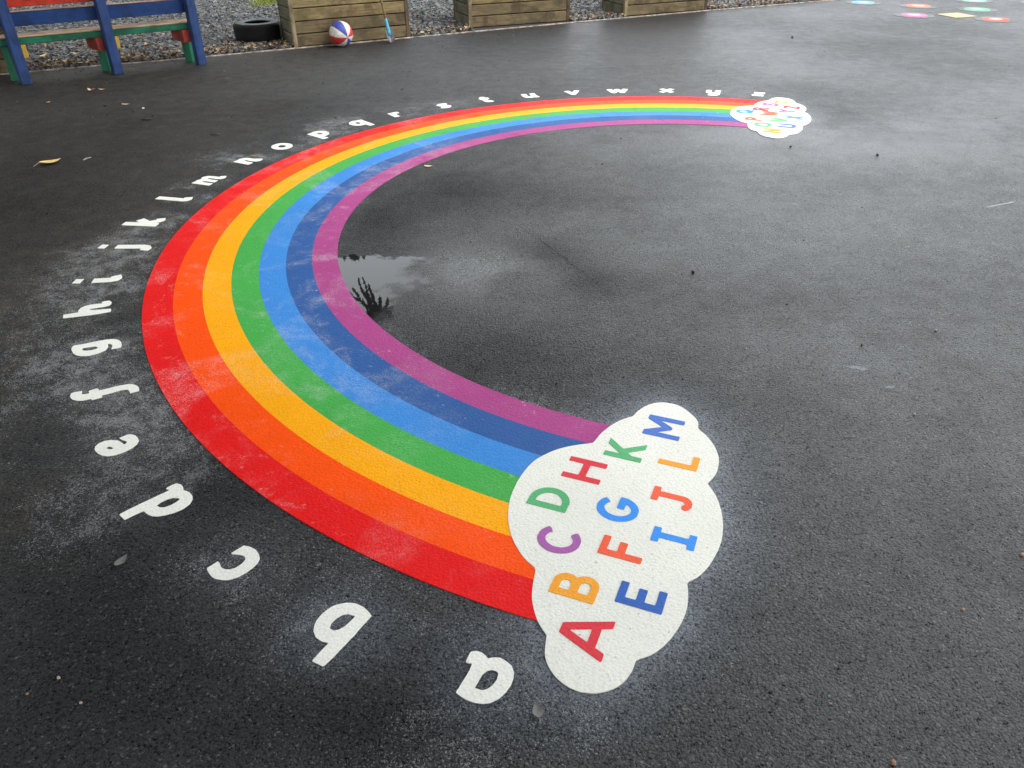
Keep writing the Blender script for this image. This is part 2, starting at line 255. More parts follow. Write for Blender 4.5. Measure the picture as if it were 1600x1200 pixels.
CLOUD_FAR=[(1.643,5.972),(1.650,5.994),(1.659,6.019),(1.670,6.045),(1.681,6.069),(1.695,6.091),(1.710,6.113),(1.725,6.132),(1.741,6.148),(1.756,6.160),(1.771,6.167),(1.787,6.173),(1.804,6.179),(1.822,6.184),(1.842,6.189),(1.862,6.193),(1.879,6.196),(1.888,6.212),(1.898,6.231),(1.909,6.250),(1.921,6.267),(1.933,6.282),(1.946,6.297),(1.959,6.309),(1.973,6.320),(1.987,6.328),(2.002,6.333),(2.016,6.337),(2.028,6.341),(2.042,6.360),(2.058,6.382),(2.075,6.404),(2.091,6.420),(2.107,6.430),(2.123,6.435),(2.138,6.437),(2.153,6.436),(2.168,6.433),(2.182,6.427),(2.195,6.418),(2.206,6.407),(2.215,6.393),(2.223,6.377),(2.228,6.359),(2.232,6.341),(2.232,6.320),(2.229,6.298),(2.226,6.276),(2.223,6.257),(2.228,6.247),(2.235,6.237),(2.241,6.225),(2.246,6.211),(2.250,6.195),(2.253,6.176),(2.254,6.157),(2.255,6.138),(2.254,6.119),(2.251,6.101),(2.248,6.083),(2.242,6.064),(2.233,6.045),(2.222,6.025),(2.210,6.006),(2.200,5.990),(2.203,5.976),(2.206,5.960),(2.209,5.943),(2.210,5.924),(2.210,5.903),(2.208,5.880),(2.205,5.856),(2.201,5.833),(2.196,5.811),(2.190,5.789),(2.182,5.767),(2.173,5.745),(2.163,5.723),(2.151,5.701),(2.139,5.680),(2.125,5.660),(2.109,5.642),(2.092,5.625),(2.074,5.609),(2.059,5.595),(2.058,5.584),(2.057,5.571),(2.055,5.557),(2.051,5.542),(2.044,5.525),(2.034,5.506),(2.023,5.487),(2.012,5.469),(2.001,5.452),(1.988,5.436),(1.975,5.422),(1.962,5.410),(1.948,5.401),(1.933,5.395),(1.918,5.391),(1.906,5.387),(1.900,5.377),(1.893,5.366),(1.886,5.355),(1.877,5.344),(1.866,5.333),(1.853,5.323),(1.840,5.314),(1.828,5.307),(1.813,5.304),(1.799,5.306),(1.788,5.309),(1.775,5.315),(1.764,5.325),(1.754,5.332),(1.744,5.340),(1.734,5.352),(1.727,5.364),(1.721,5.378),(1.715,5.394),(1.712,5.409),(1.711,5.425),(1.712,5.442),(1.714,5.459),(1.715,5.473),(1.706,5.483),(1.695,5.496),(1.687,5.511),(1.683,5.526),(1.680,5.544),(1.679,5.563),(1.678,5.579),(1.679,5.592),(1.681,5.604),(1.684,5.615),(1.687,5.627),(1.691,5.642),(1.694,5.658),(1.698,5.673),(1.701,5.686),(1.694,5.695),(1.687,5.704),(1.678,5.715),(1.671,5.729),(1.663,5.746),(1.656,5.767),(1.649,5.789),(1.644,5.811),(1.640,5.834),(1.638,5.859),(1.637,5.883),(1.636,5.905),(1.636,5.923),(1.637,5.938),(1.639,5.954)]
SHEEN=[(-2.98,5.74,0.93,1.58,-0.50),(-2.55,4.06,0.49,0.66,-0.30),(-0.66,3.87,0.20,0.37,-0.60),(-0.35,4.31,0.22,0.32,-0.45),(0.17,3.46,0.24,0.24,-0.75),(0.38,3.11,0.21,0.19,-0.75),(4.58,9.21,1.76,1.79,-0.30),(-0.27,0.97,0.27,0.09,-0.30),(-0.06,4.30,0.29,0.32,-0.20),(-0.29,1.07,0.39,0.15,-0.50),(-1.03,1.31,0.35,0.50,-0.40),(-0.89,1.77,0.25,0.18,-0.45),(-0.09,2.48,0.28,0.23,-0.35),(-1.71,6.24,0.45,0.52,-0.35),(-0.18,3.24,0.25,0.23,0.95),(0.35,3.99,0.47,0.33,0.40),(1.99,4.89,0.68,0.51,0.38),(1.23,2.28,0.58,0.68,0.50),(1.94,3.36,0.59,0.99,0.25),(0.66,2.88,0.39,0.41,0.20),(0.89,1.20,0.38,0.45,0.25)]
TWIGS=[((-1.415,7.304,2.428),(-1.610,7.779,2.191)),((-1.450,7.323,2.415),(-1.655,7.749,2.200)),((-1.418,7.341,2.410),(-1.539,7.693,2.235)),((-1.487,7.358,2.395),(-1.699,7.646,2.241)),((-1.403,7.327,2.418),(-1.485,7.560,2.300)),((-1.364,7.345,2.412),(-1.332,7.524,2.330)),((-1.408,7.380,2.392),(-1.409,7.550,2.312)),((-1.529,7.446,2.349),(-1.718,7.571,2.273)),((-1.349,7.324,2.424),(-1.284,7.435,2.376)),((-1.455,7.376,2.389),(-1.564,7.601,2.274)),((-1.433,7.362,2.398),(-1.609,7.638,2.254))]
MASS=[(-1.409,7.395,2.385),(-1.484,7.328,2.410),(-1.325,7.356,2.411),(-1.411,7.267,2.446),(-1.339,7.199,2.486)]
CRACK=[(-0.025,3.875),(0.028,3.812),(0.085,3.707),(0.139,3.615),(0.213,3.464),(0.272,3.330),(0.328,3.225),(0.388,3.079),(0.437,2.974)]

C0 = np.array([1.03946769, 3.80405504]); R_OUT, BAND = 2.72725, 0.118929
def value_noise(x, y, s, seed):
    g = np.random.default_rng(seed).random((256, 256)); x = x*s; y = y*s
    xi, yi = np.floor(x).astype(int), np.floor(y).astype(int); fx, fy = x-xi, y-yi
    fx, fy = fx*fx*(3-2*fx), fy*fy*(3-2*fy)
    q = lambda a, b: g[a % 256, b % 256]
    return (q(xi, yi)*(1-fx)+q(xi+1, yi)*fx)*(1-fy)+(q(xi, yi+1)*(1-fx)+q(xi+1, yi+1)*fx)*fy
def fbm(x, y, s, seed, o=4):
    r, a, t_ = 0, .5, 0
    for i in range(o): r = r+a*value_noise(x, y, s*2**i, seed+i); t_ += a; a *= .55
    return r/t_
def poly_sdf(px, py, poly):
    poly = np.asarray(poly); d = np.full(px.shape, 1e9); ins = np.zeros(px.shape, bool); n = len(poly)
    for i in range(n):
        ax, ay = poly[i-1]; bx, by = poly[i]; ex, ey = bx-ax, by-ay; L = ex*ex+ey*ey+1e-12
        t = np.clip(((px-ax)*ex+(py-ay)*ey)/L, 0, 1); d = np.minimum(d, np.hypot(px-ax-t*ex, py-ay-t*ey))
        if ay != by:
            c = ((ay > py) != (by > py)) & (px < (bx-ax)*(py-ay)/(by-ay)+ax); ins ^= c
    return np.where(ins, -d, d)
def sstep(x, a, b):
    t = np.clip((x-a)/(b-a), 0, 1); return t*t*(3-2*t)
KERB = [(-12.0, 4.05), (-4.687, 7.611), (-3.903, 7.977), (-3.473, 8.150), (-2.593, 8.589), (-0.687, 9.560), (0.823, 10.330), (2.646, 11.200), (4.257, 11.920), (9.0, 14.05)]
def kerb_y(x): return np.interp(x, [k[0] for k in KERB], [k[1] for k in KERB])

PUDDLE = [(-.98, 4.06), (-.70, 3.98), (-.45, 3.72), (-.22, 3.48), (-.16, 3.22), (-.30, 2.98), (-.34, 2.76), (-.42, 2.60), (-.56, 2.52), (-.80, 2.85), (-.95, 3.30), (-1.0, 3.7)]

# ------------------------------------------------------------------ asphalt
A_MAT = mat_asphalt()
xs = np.concatenate([[-400, -120, -40, -16, -9], np.arange(-6.5, 7.5, .04), [9, 12, 20, 60, 150, 400]])
ys = np.concatenate([[-400, -120, -40, -12, -4, -1], np.arange(0, 6.5, .03), np.arange(6.5, 13, .07), [14, 18, 30, 80, 160, 400]])
X, Y = np.meshgrid(xs, ys); nx, ny = len(xs), len(ys)
idx = np.arange(nx*ny).reshape(ny, nx)
F = np.stack([idx[:-1, :-1].ravel(), idx[:-1, 1:].ravel(), idx[1:, 1:].ravel(), idx[1:, :-1].ravel()], 1)
x, y = X.ravel(), Y.ravel()
ground = fast_mesh('asphalt_ground', np.stack([x, y, 0*x], 1), F, A_MAT); tag(ground, kind='structure')
rr = np.hypot(x-C0[0], y-C0[1]); th = np.degrees(np.arctan2(y-C0[1], x-C0[0])) % 360
n_lo, n_md, n_hi = fbm(x+40, y+40, .8, 3), fbm(x+40, y+40, 3.2, 20), fbm(x+40, y+40, 9, 50)
near = (x > -7) & (x < 8) & (y > -.5) & (y < 13)
c_near = np.full(x.shape, 9.); c_far = np.full(x.shape, 9.)
c_near[near] = poly_sdf(x[near], y[near], CLOUD_NEAR); c_far[near] = poly_sdf(x[near], y[near], CLOUD_FAR)
halo = .85*np.exp(-np.clip(c_near, 0, 9)/.06)*(.55+.9*n_md)+.40*np.exp(-np.clip(c_far, 0, 9)/.05)
dust = .42*np.exp(-np.clip(c_near, 0, 9)/.10)
amp = np.interp(th, [60, 75, 100, 112, 122, 138, 150, 158, 166, 176, 190, 205, 214, 222, 230, 250, 262], [.2, .25, .3, .5, .75, .85, .8, .65, .75, .9, .85, .95, 1.0, .8, .5, .45, .1])
ringw = np.exp(-np.clip((rr-2.95)/.26, -9, 9)**2)*(rr > R_OUT-.05)
dust += ringw*amp*sstep(.55*n_md+.45*n_hi, .34, .62)*.95
dust += np.exp(-np.clip((rr-3.0)/.55, 0, 9)**2)*(rr > R_OUT)*sstep(.6*n_lo+.4*n_md, .42, .62)*.45*((th > 135) & (th < 250))
dust += (rr < R_OUT-7*BAND+.02)*np.exp(-np.clip(R_OUT-7*BAND-rr, 0, 9)/.06)*sstep(n_md, .42, .6)*.75*((th > 110) & (th < 250))
for lx, ly, s_ in [(-.07, 1.10, .42), (-.41, 1.23, .42), (-.73, 1.46, .36), (-1.03, 1.71, .34), (-1.25, 1.97, .3), (-1.42, 2.28, .25)]:
    g_ = np.exp(-((x-lx)**2+(y-ly)**2)/.14**2); dust += .8*s_*g_; halo += (.95 if ly < 1.4 else .5)*s_*g_*(.5+n_md)
brown = .75*sstep(x, -.9, -2.4)*sstep(y, .3, 1.5)  # broad brown on the left: reflected trees tinted into the tarmac
for bx, by, sx, sy, a in [(-2.15, 3.6, .55, .5, .8), (-2.3, 2.7, .4, .6, .5), (-2.4, 6.0, .7, .5, .8), (-.55, 4.55, .5, .3, .75), (-3.6, 7.4, .9, .35, .6), (-1.35, 1.9, .3, .5, .4)]:
    brown += a*np.exp(-((x-bx)/sx)**2-((y-by)/sy)**2)*sstep(n_md, .25, .6)
wet = .45+.8*(n_lo-.5)+.3*(n_md-.5)+.28*sstep(x, -.2, 1.4)-.30*sstep(x, -.6, -2.2)
for bx, by, sx, sy, a in [(-.1, 3.3, .7, .55, .5), (1.9, 5.3, 1.2, .5, .45), (.9, 2.9, .6, .2, -.35), (.2, 4.2, .6, .3, -.4), (2.6, 3.0, 1.0, 1.0, -.15), (.2, 2.3, .8, .35, -.3), (-.6, 4.5, .5, .3, -.4), (-2.5, 5.2, 1.2, .9, -.25)]:
    wet += a*np.exp(-((x-bx)/sx)**2-((y-by)/sy)**2)
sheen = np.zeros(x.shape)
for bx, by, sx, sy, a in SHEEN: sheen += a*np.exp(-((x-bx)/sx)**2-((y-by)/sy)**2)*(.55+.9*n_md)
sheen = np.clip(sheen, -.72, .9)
slick = np.clip(.9*np.exp(-((x+.15)/.5)**2-((y-3.25)/.38)**2)*sstep(n_md, .25, .5)+.5*np.exp(-((x-1.9)/1.3)**2-((y-5.4)/.5)**2)*sstep(n_md, .3, .6), 0, 1)
me = ground.data
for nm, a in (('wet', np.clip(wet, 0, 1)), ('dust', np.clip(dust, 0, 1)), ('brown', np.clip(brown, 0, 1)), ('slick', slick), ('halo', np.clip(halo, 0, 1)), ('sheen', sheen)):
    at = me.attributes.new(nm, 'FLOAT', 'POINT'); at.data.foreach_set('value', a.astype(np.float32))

# ------------------------------------------------------------------ puddle: a thin sheet of still water
def mat_water():
    t = NT('still_water'); edge = t.attr('edge')
    n = t.noise(150, 3, .65); n2 = t.noise(22, 4, .6)
    a = t.ss(t.math('ADD', edge, t.math('ADD', t.math('MULTIPLY', t.math('SUBTRACT', n, .5), .9), t.math('MULTIPLY', t.math('SUBTRACT', n2, .5), .3))), .18, .85)
    t.set(Base_Color=(.012, .012, .012), Roughness=.012, IOR=1.38, Specular_IOR_Level=.5, Alpha=a)
    h = t.math('MULTIPLY', t.noise(28, 3, .5), 1.0); t.set(Normal=t.bump(h, .00006))
    return t.m
gx, gy = np.arange(-1.05, .2, .012), np.arange(2.3, 3.6, .012)
X, Y = np.meshgrid(gx, gy); idx = np.arange(X.size).reshape(X.shape); px_, py_ = X.ravel(), Y.ravel()
pr = np.hypot(px_-C0[0], py_-C0[1]); R_IN = R_OUT-7*BAND
top_ = 3.425+.05*(fbm(px_+9, py_+9, 16, 70)-.5)*2+.10*np.clip(px_+.62, -.05, 1)*-1.0      # a ragged lip where the film breaks
ed = np.minimum(sstep(top_-py_, -.005, .03), 1-sstep(px_+.30*(3.1-py_)+.32*(fbm(px_+5, py_+5, 7, 90)-.5)+.16*(fbm(px_+5, py_+5, 24, 95)-.5), -.66, -.24))
ed = ed*sstep(py_+.35*(px_+.5), 2.60, 2.86)
F = np.stack([idx[:-1, :-1].ravel(), idx[:-1, 1:].ravel(), idx[1:, 1:].ravel(), idx[1:, :-1].ravel()], 1)
F = F[(ed[F] > .01).any(1) & (pr[F] < R_IN+.03).all(1)]
used = np.unique(F); remap = np.full(X.size, -1); remap[used] = np.arange(len(used))
pud = fast_mesh('puddle', np.stack([px_, py_, 0*px_+.0008], 1)[used], remap[F], mat_water(), smooth=True); tag(pud, kind='structure')
at = pud.data.attributes.new('edge', 'FLOAT', 'POINT'); at.data.foreach_set('value', ed[used].astype(np.float32))

# ------------------------------------------------------------------ markings: rainbow
PAINT = {
 'red': (.78, .010, .010), 'orange': (.97, .082, .001), 'yellow': (.95, .385, .002), 'green': (.062, .375, .068),
 'light blue': (.045, .235, .62), 'dark blue': (.028, .098, .30), 'purple': (.37, .056, .215)}
def ring_sector(r0, r1, a0, a1, z0, z1, n=220, m=4):
    V, F = [], []
    for i in range(n+1):
        a = R(a0+(a1-a0)*i/n); wob = 0.0
        for j in range(m+1):
            r = r0+(r1-r0)*j/m+(wob if j in (0, m) else 0)
            V.append((C0[0]+r*math.cos(a), C0[1]+r*math.sin(a), z1))
    k = m+1
    for i in range(n):
        for j in range(m): F.append((i*k+j, i*k+j+1, (i+1)*k+j+1, (i+1)*k+j))
    b = len(V)
    for i in range(n+1):
        V.append((V[i*k][0], V[i*k][1], z0)); V.append((V[i*k+m][0], V[i*k+m][1], z0))
    for i in range(n):
        F.append((i*k, (i+1)*k, b+2*i+2, b+2*i)); F.append((i*k+m, b+2*i+1, b+2*i+3, (i+1)*k+m))
    return V, F
rainbow = empty('rainbow_marking', (C0[0], C0[1], 0))
tag(rainbow, 'big seven stripe painted rainbow arc lying across the wet black asphalt', 'rainbow marking')
for i, nm in enumerate(PAINT):
    g = .0012
    V, F = ring_sector(R_OUT-BAND*(i+1)-(.0012 if i < 6 else 0), R_OUT-BAND*i, 251.6, 66.0, .0003, .0016+.00008*(7-i))
    V = [(v[0]-C0[0], v[1]-C0[1], v[2]) for v in V]
    pale = {'red': .22, 'orange': .18, 'yellow': .12, 'green': .22, 'light blue': .26, 'dark blue': .32, 'purple': .30}[nm]
    s = mesh_obj('stripe', V, F, mat_paint(nm.replace(' ', '_')+'_paint', PAINT[nm], pale), rainbow)
    s['label'] = nm+' stripe of the rainbow'

# ------------------------------------------------------------------ flat shapes from distance fields (marching squares)
def field_mesh(f, x0, x1, y0, y1, res, z0, z1):
    gx = np.arange(x0-2*res, x1+3*res, res); gy = np.arange(y0-2*res, y1+3*res, res)
    X, Y = np.meshgrid(gx, gy, indexing='ij'); S = f(X, Y); S = np.where(np.abs(S) < 1e-7, 1e-7, S); ins = S < 0
    V, F, key, sk = [], [], {}, []
    def vert(k, p):
        if k not in key: key[k] = len(V); V.append((p[0], p[1], z1))
        return key[k]
    cnt = ins[:-1, :-1].astype(int)+ins[1:, :-1]+ins[1:, 1:]+ins[:-1, 1:]
    for i, j in zip(*np.nonzero(cnt)):
        cs = [(i, j), (i+1, j), (i+1, j+1), (i, j+1)]; poly = []; cross = []
        for a in range(4):
            A, B = cs[a], cs[(a+1) % 4]; sa, sb = S[A], S[B]
            if sa < 0: poly.append(vert(A, (gx[A[0]], gy[A[1]])))
            if (sa < 0) != (sb < 0):
                t = sa/(sa-sb); k = (min(A, B), max(A, B))
                p = (gx[A[0]]+(gx[B[0]]-gx[A[0]])*t, gy[A[1]]+(gy[B[1]]-gy[A[1]])*t)
                v = vert(k, p); poly.append(v); cross.append((v, sa < 0))
        if len(poly) > 2: F.append(tuple(poly))
        if len(cross) == 2:
            o_, i_ = [c[0] for c in cross if c[1]], [c[0] for c in cross if not c[1]]
            if o_ and i_: sk.append((o_[0], i_[0]))
    n = len(V); V += [(v[0], v[1], z0) for v in V]
    F += [(b, a, a+n, b+n) for a, b in sk]
    return V, F
def stroke_field(strokes, t, clip=None):
    def f(X, Y):
        D = np.full(X.shape, 9.)
        for s in strokes:
            n = len(s)
            for i in range(n-1):
                ax, ay = s[i]; bx, by = s[i+1]; L = math.hypot(bx-ax, by-ay)
                if L < 1e-6: continue
                ux, uy = (bx-ax)/L, (by-ay)/L; u = (X-ax)*ux+(Y-ay)*uy; v = np.abs(-(X-ax)*uy+(Y-ay)*ux)
                cl = np.clip(u, 0, L); cap = np.hypot(u-cl, v)-t/2
                c2 = .25*t
                if i == 0: cap = np.maximum(cap, -u-.02*t)
                if i == n-2: cap = np.maximum(cap, u-L-.02*t)
                D = np.minimum(D, cap)
        if clip: D = np.maximum(D, np.maximum(clip[0]-Y, Y-clip[1]))
        return D
    return f
def arc(cx, cy, rx, ry, a0, a1, n=14): return [(cx+rx*math.cos(R(a0+(a1-a0)*i/n)), cy+ry*math.sin(R(a0+(a1-a0)*i/n))) for i in range(n+1)]
LOW = {
 'i': [[(0, .84), (0, .2), (.04, .07), (.14, .03), (.34, .1)], [(.02, 1.24), (.045, 1.5)]],
 'j': [[(0, .84), (0, -.2), (-.05, -.36), (-.16, -.42), (-.36, -.36)], [(.02, 1.24), (.045, 1.5)]],
 'k': [[(0, 1.5), (0, 0)], [(.05, .36), (.50, .98)], [(.16, .5), (.42, .14), (.54, .06), (.72, .12)]],
 'l': [[(0, 1.52), (0, .2), (.04, .07), (.15, .03), (.36, .1)]],
 'm': [[(0, 1), (0, 0)], [(0, .5), (.12, .78), (.28, .86), (.42, .78), (.46, .58), (.46, 0)], [(.46, .5), (.58, .78), (.74, .86), (.88, .78), (.92, .58), (.92, .2), (.96, .06), (1.06, .02), (1.24, .1)]],
 'n': [[(0, 1), (0, 0)], [(0, .5), (.14, .78), (.32, .86), (.48, .76), (.52, .56), (.52, .2), (.56, .06), (.66, .02), (.84, .1)]],
 'o': [arc(.42, .5, .40, .42, 0, 360, 26)],
 'p': [[(0, 1), (0, -.5)], arc(.38, .5, .34, .40, 0, 360, 24)],
 'q': [[(.74, 1), (.74, -.5)], arc(.36, .5, .34, .40, 0, 360, 24)],
 'r': [[(0, 1), (0, 0)], [(0, .45), (.12, .74), (.28, .84), (.52, .8)]],
 's': [[(.62, .76), (.46, .88), (.24, .88), (.10, .74), (.18, .58), (.46, .44), (.56, .26), (.44, .10), (.22, .08), (.0, .2)]],
 't': [[(.2, 1.34), (.2, .25), (.26, .08), (.40, .03), (.58, .1)], [(-.1, .86), (.56, .86)]],
 'u': [[(0, .97), (0, .34), (.08, .12), (.28, .06), (.5, .18), (.6, .42)], [(.6, .97), (.6, .18), (.66, .05), (.86, .1)]],
 'v': [[(0, 1), (.36, .04), (.74, 1)]],
 'w': [[(0, 1), (.28, .06), (.56, .86), (.86, .06), (1.14, 1)]],
 'x': [[(0, 1), (.72, 0)], [(.72, 1), (0, 0)]],
 'y': [[(0, .97), (0, .40), (.08, .2), (.28, .12), (.5, .22), (.6, .46)], [(.6, .97), (.6, -.16), (.52, -.36), (.34, -.42), (.06, -.34)]],
 'z': [[(0, .86), (.70, .86)], [(.58, .86), (.06, .14)], [(0, .14), (.72, .14)]],
}
CAP = {
 'A': [[(.03, -.1), (.49, 1.05)], [(.97, -.1), (.51, 1.05)], [(.25, .30), (.75, .30)]],
 'B': [[(.083, 0), (.083, 1)], [(.0, .917), (.34, .917)]+arc(.34, .712, .20, .205, 90, -90)+[(.05, .507)], [(.05, .5), (.38, .5)]+arc(.38, .29, .215, .207, 90, -90)+[(0, .083)]],
 'C': [arc(.43, .5, .35, .417, 42, 318, 24)],
 'D': [[(.083, 0), (.083, 1)], [(.0, .917), (.24, .917)]+arc(.24, .5, .42, .417, 90, -90, 18)+[(0, .083)]],
 'E': [[(.083, 0), (.083, 1)], [(0, .917), (.6, .917)], [(0, .5), (.52, .5)], [(0, .083), (.6, .083)]],
 'F': [[(.083, 0), (.083, 1)], [(0, .917), (.6, .917)], [(0, .5), (.5, .5)]],
 'G': [arc(.43, .5, .35, .417, 46, 348, 26), [(.45, .44), (.86, .44)]],
 'H': [[(.083, 0), (.083, 1)], [(.75, 0), (.75, 1)], [(.05, .5), (.8, .5)]],
 'I': [[(.24, 0), (.24, 1)], [(0, .917), (.48, .917)], [(0, .083), (.48, .083)]],
 'J': [[(.16, .917), (.66, .917)], [(.42, .95), (.42, .28)]+arc(.24, .27, .18, .187, 0, -150, 10)],
 'K': [[(.083, 0), (.083, 1)], [(.1, .34), (.72, 1.1)], [(.27, .60), (.75, -.1)]],
 'L': [[(.083, 0), (.083, 1)], [(0, .083), (.56, .083)]],
 'M': [[(.083, 0), (.083, 1)], [(.06, 1.02), (.46, .36), (.86, 1.02)], [(.84, 0), (.84, 1)]],
 'N': [[(.083, 0), (.083, 1)], [(.07, 1.02), (.72, -.02)], [(.70, 0), (.70, 1)]],
 'O': [arc(.45, .5, .37, .417, 0, 360, 28)],
 'P': [[(.083, 0), (.083, 1)], [(.0, .917), (.34, .917)]+arc(.34, .69, .215, .227, 90, -90)+[(.05, .463)]],
 'Q': [arc(.45, .5, .37, .417, 0, 360, 28), [(.48, .34), (.88, -.06)]],
 'R': [[(.083, 0), (.083, 1)], [(.0, .917), (.34, .917)]+arc(.34, .69, .215, .227, 90, -90)+[(.05, .463)], [(.30, .5), (.68, -.1)]],
 'S': [[(.62, .80), (.48, .91), (.30, .917), (.13, .84), (.10, .68), (.22, .56), (.46, .46), (.58, .32), (.54, .16), (.38, .083), (.20, .09), (.03, .22)]],
 'T': [[(.36, 0), (.36, 1)], [(0, .917), (.72, .917)]],
 'U': [[(.083, 1), (.083, .36)]+arc(.38, .36, .30, .277, 180, 360)+[(.68, 1)]],
 'V': [[(.03, 1.1), (.41, -.05)], [(.79, 1.1), (.41, -.05)]],
 'W': [[(.03, 1.1), (.30, -.05)], [(.30, -.05), (.53, .85)], [(.53, .85), (.76, -.05)], [(1.03, 1.1), (.76, -.05)]],
 'X': [[(.02, 1.1), (.74, -.1)], [(.74, 1.1), (.02, -.1)]],
 'Y': [[(.02, 1.1), (.38, .45)], [(.74, 1.1), (.38, .45)], [(.38, .5), (.38, 0)]],
 'Z': [[(.04, .917), (.68, .917)], [(.64, .95), (.1, .05)], [(.02, .083), (.70, .083)]],
}
WHITE = mat_paint('white_paint', (.86, .85, .77), .04, .55, .07)
# small white letters round the outside of the arc
LET_POS = dict(i=191.9, j=185.1, k=178.3, l=171.4, m=165.0, n=157.3, o=150.8, p=144.0, q=136.9, r=130.1, s=122.0, t=114.7, u=107.2, v=100.1, w=92.7, x=84.9, y=77.5, z=70.5)
WORD = dict(a='outside the red stripe, nearest the camera end of the arc', b='with round bowl and long stem', c='open curve')
def letter_label(c):
    nb = {'a': 'beside the near cloud, first of the alphabet', 'z': 'beside the far cloud, last of the alphabet'}
    return 'white painted lowercase letter %s on the asphalt %s' % (c, nb.get(c, 'between letters %s and %s' % (chr(ord(c)-1), chr(ord(c)+1))))
GRP = 'white lowercase letters round the rainbow'
for c, loops in TRACED.items():
    P = np.concatenate([np.array(l) for l in loops]); ctr = np.array(loops[0]).mean(0)
    def f(X, Y, loops=loops, ctr=ctr):
        D = poly_sdf(X+ctr[0], Y+ctr[1], loops[0])
        for h in loops[1:]: D = np.maximum(D, -poly_sdf(X+ctr[0], Y+ctr[1], h))
        return D
    lo, hi = P.min(0)-ctr, P.max(0)-ctr
    V, F = field_mesh(f, lo[0], hi[0], lo[1], hi[1], .0035, 0, .0018)
    o = mesh_obj('painted_letter', V, F, WHITE); o.location = (ctr[0], ctr[1], .0005)
    tag(o, letter_label(c), 'painted letter', GRP)
XH = .122
for c, ang in LET_POS.items():
    st = [[((px+.10*py)*XH, py*XH) for px, py in s] for s in LOW[c]]
    xsn = [p[0] for s in st for p in s]; mid = (min(xsn)+max(xsn))/2
    st = [[(p[0]-mid, p[1]) for p in s] for s in st]
    tw = (.30 if c in 'm' else .36)*XH
    allp = np.array([p for s in st for p in s])
    V, F = field_mesh(stroke_field(st, tw), allp[:, 0].min()-tw, allp[:, 0].max()+tw, allp[:, 1].min()-tw, allp[:, 1].max()+tw, .004, 0, .0018)
    o = mesh_obj('painted_letter', V, F, WHITE)
    a = R(ang); o.location = (C0[0]+2.866*math.cos(a), C0[1]+2.866*math.sin(a), .0005); o.rotation_euler = (0, 0, a-math.pi/2)
    tag(o, letter_label(c), 'painted letter', GRP)

# ------------------------------------------------------------------ clouds with capital letters
CLOUD_WHITE = mat_paint('cloud_white_paint', (.80, .79, .71), .04, .55, .14)
LC = {'red': (.70, .05, .065), 'coral': (.85, .12, .055), 'orange': (.88, .36, .035), 'green': (.10, .42, .17), 'purple': (.38, .12, .37), 'sky blue': (.05, .28, .80), 'blue': (.075, .17, .54), 'navy': (.045, .13, .44)}
LM = {k: mat_paint('letter_'+k.replace(' ', '_'), v, .10, .5, .05) for k, v in LC.items()}
CAPH, UP = .117, R(158)
EX, EY = np.array([math.sin(UP), -math.cos(UP)]), np.array([math.cos(UP), math.sin(UP)])
def make_cloud(poly, label, letters, bold=0):
    poly = np.array(poly); ctr = poly.mean(0); root = empty('cloud_marking', (ctr[0], ctr[1], 0)); tag(root, label, 'cloud marking')
    q = poly-ctr
    V, F = field_mesh(lambda X, Y: poly_sdf(X, Y, q), q[:, 0].min(), q[:, 0].max(), q[:, 1].min(), q[:, 1].max(), .012, .0004, .0034)
    mesh_obj('cloud_base', V, F, CLOUD_WHITE, root)
    for c, colr, pos, anchor in letters:
        st = [[(p[0]*CAPH, p[1]*CAPH) for p in s] for s in CAP[c]]; tw = (.185 if bold == 0 else bold)*CAPH
        allp = np.array([p for s in st for p in s])
        V, F = field_mesh(stroke_field(st, tw, (-.0*CAPH if c != 'Q' else -.1, CAPH)), allp[:, 0].min()-tw, allp[:, 0].max()+tw, -tw, CAPH+tw, .003, 0, .0012)
        wx = max(v[0] for v in V); x0 = min(v[0] for v in V)
        ax, ay = {'bl': (x0, 0), 'c': ((x0+wx)/2, CAPH/2), 'bc': ((x0+wx)/2, 0), 'tc': ((x0+wx)/2, CAPH)}[anchor]
        p = np.array(pos)-EX*ax-EY*ay-ctr
        o = mesh_obj('letter', V, F, LM[colr], root); o.location = (p[0], p[1], .0036); o.rotation_euler = (0, 0, UP-math.pi/2)
        o['label'] = '%s capital letter %s' % (colr, c)
make_cloud(CLOUD_NEAR, 'large white painted cloud bearing capital letters A to M, nearest the camera', [
 ('A', 'red', (.219, 1.196), 'bc'), ('B', 'orange', (.193, 1.307), 'bl'), ('C', 'purple', (.120, 1.526), 'c'), ('D', 'green', (.145, 1.635), 'bl'),
 ('E', 'navy', (.355, 1.273), 'bl'), ('F', 'coral', (.328, 1.438), 'bl'), ('G', 'sky blue', (.294, 1.650), 'c'), ('H', 'red', (.251, 1.754), 'bl'),
 ('I', 'sky blue', (.485, 1.509), 'bc'), ('J', 'coral', (.400, 1.712), 'tc'), ('K', 'green', (.387, 1.854), 'bl'), ('L', 'orange', (.548, 1.810), 'bl'), ('M', 'blue', (.522, 1.960), 'bl')])
make_cloud(CLOUD_FAR, 'far white painted cloud bearing capital letters N to Z', [
 ('Q', 'sky blue', (1.761, 6.012), 'c'), ('P', 'coral', (1.773, 5.801), 'c'), ('R', 'red', (1.905, 6.083), 'c'), ('W', 'coral', (1.931, 5.949), 'c'),
 ('O', 'green', (1.799, 5.643), 'c'), ('N', 'orange', (1.822, 5.485), 'c'), ('S', 'purple', (2.016, 6.217), 'c'), ('T', 'orange', (2.129, 6.283), 'c'),
 ('V', 'green', (1.945, 5.768), 'c'), ('Y', 'purple', (2.082, 6.009), 'c'), ('Z', 'red', (2.150, 6.122), 'c'), ('X', 'sky blue', (2.078, 5.825), 'c'), ('U', 'blue', (1.960, 5.604), 'c')], .26)

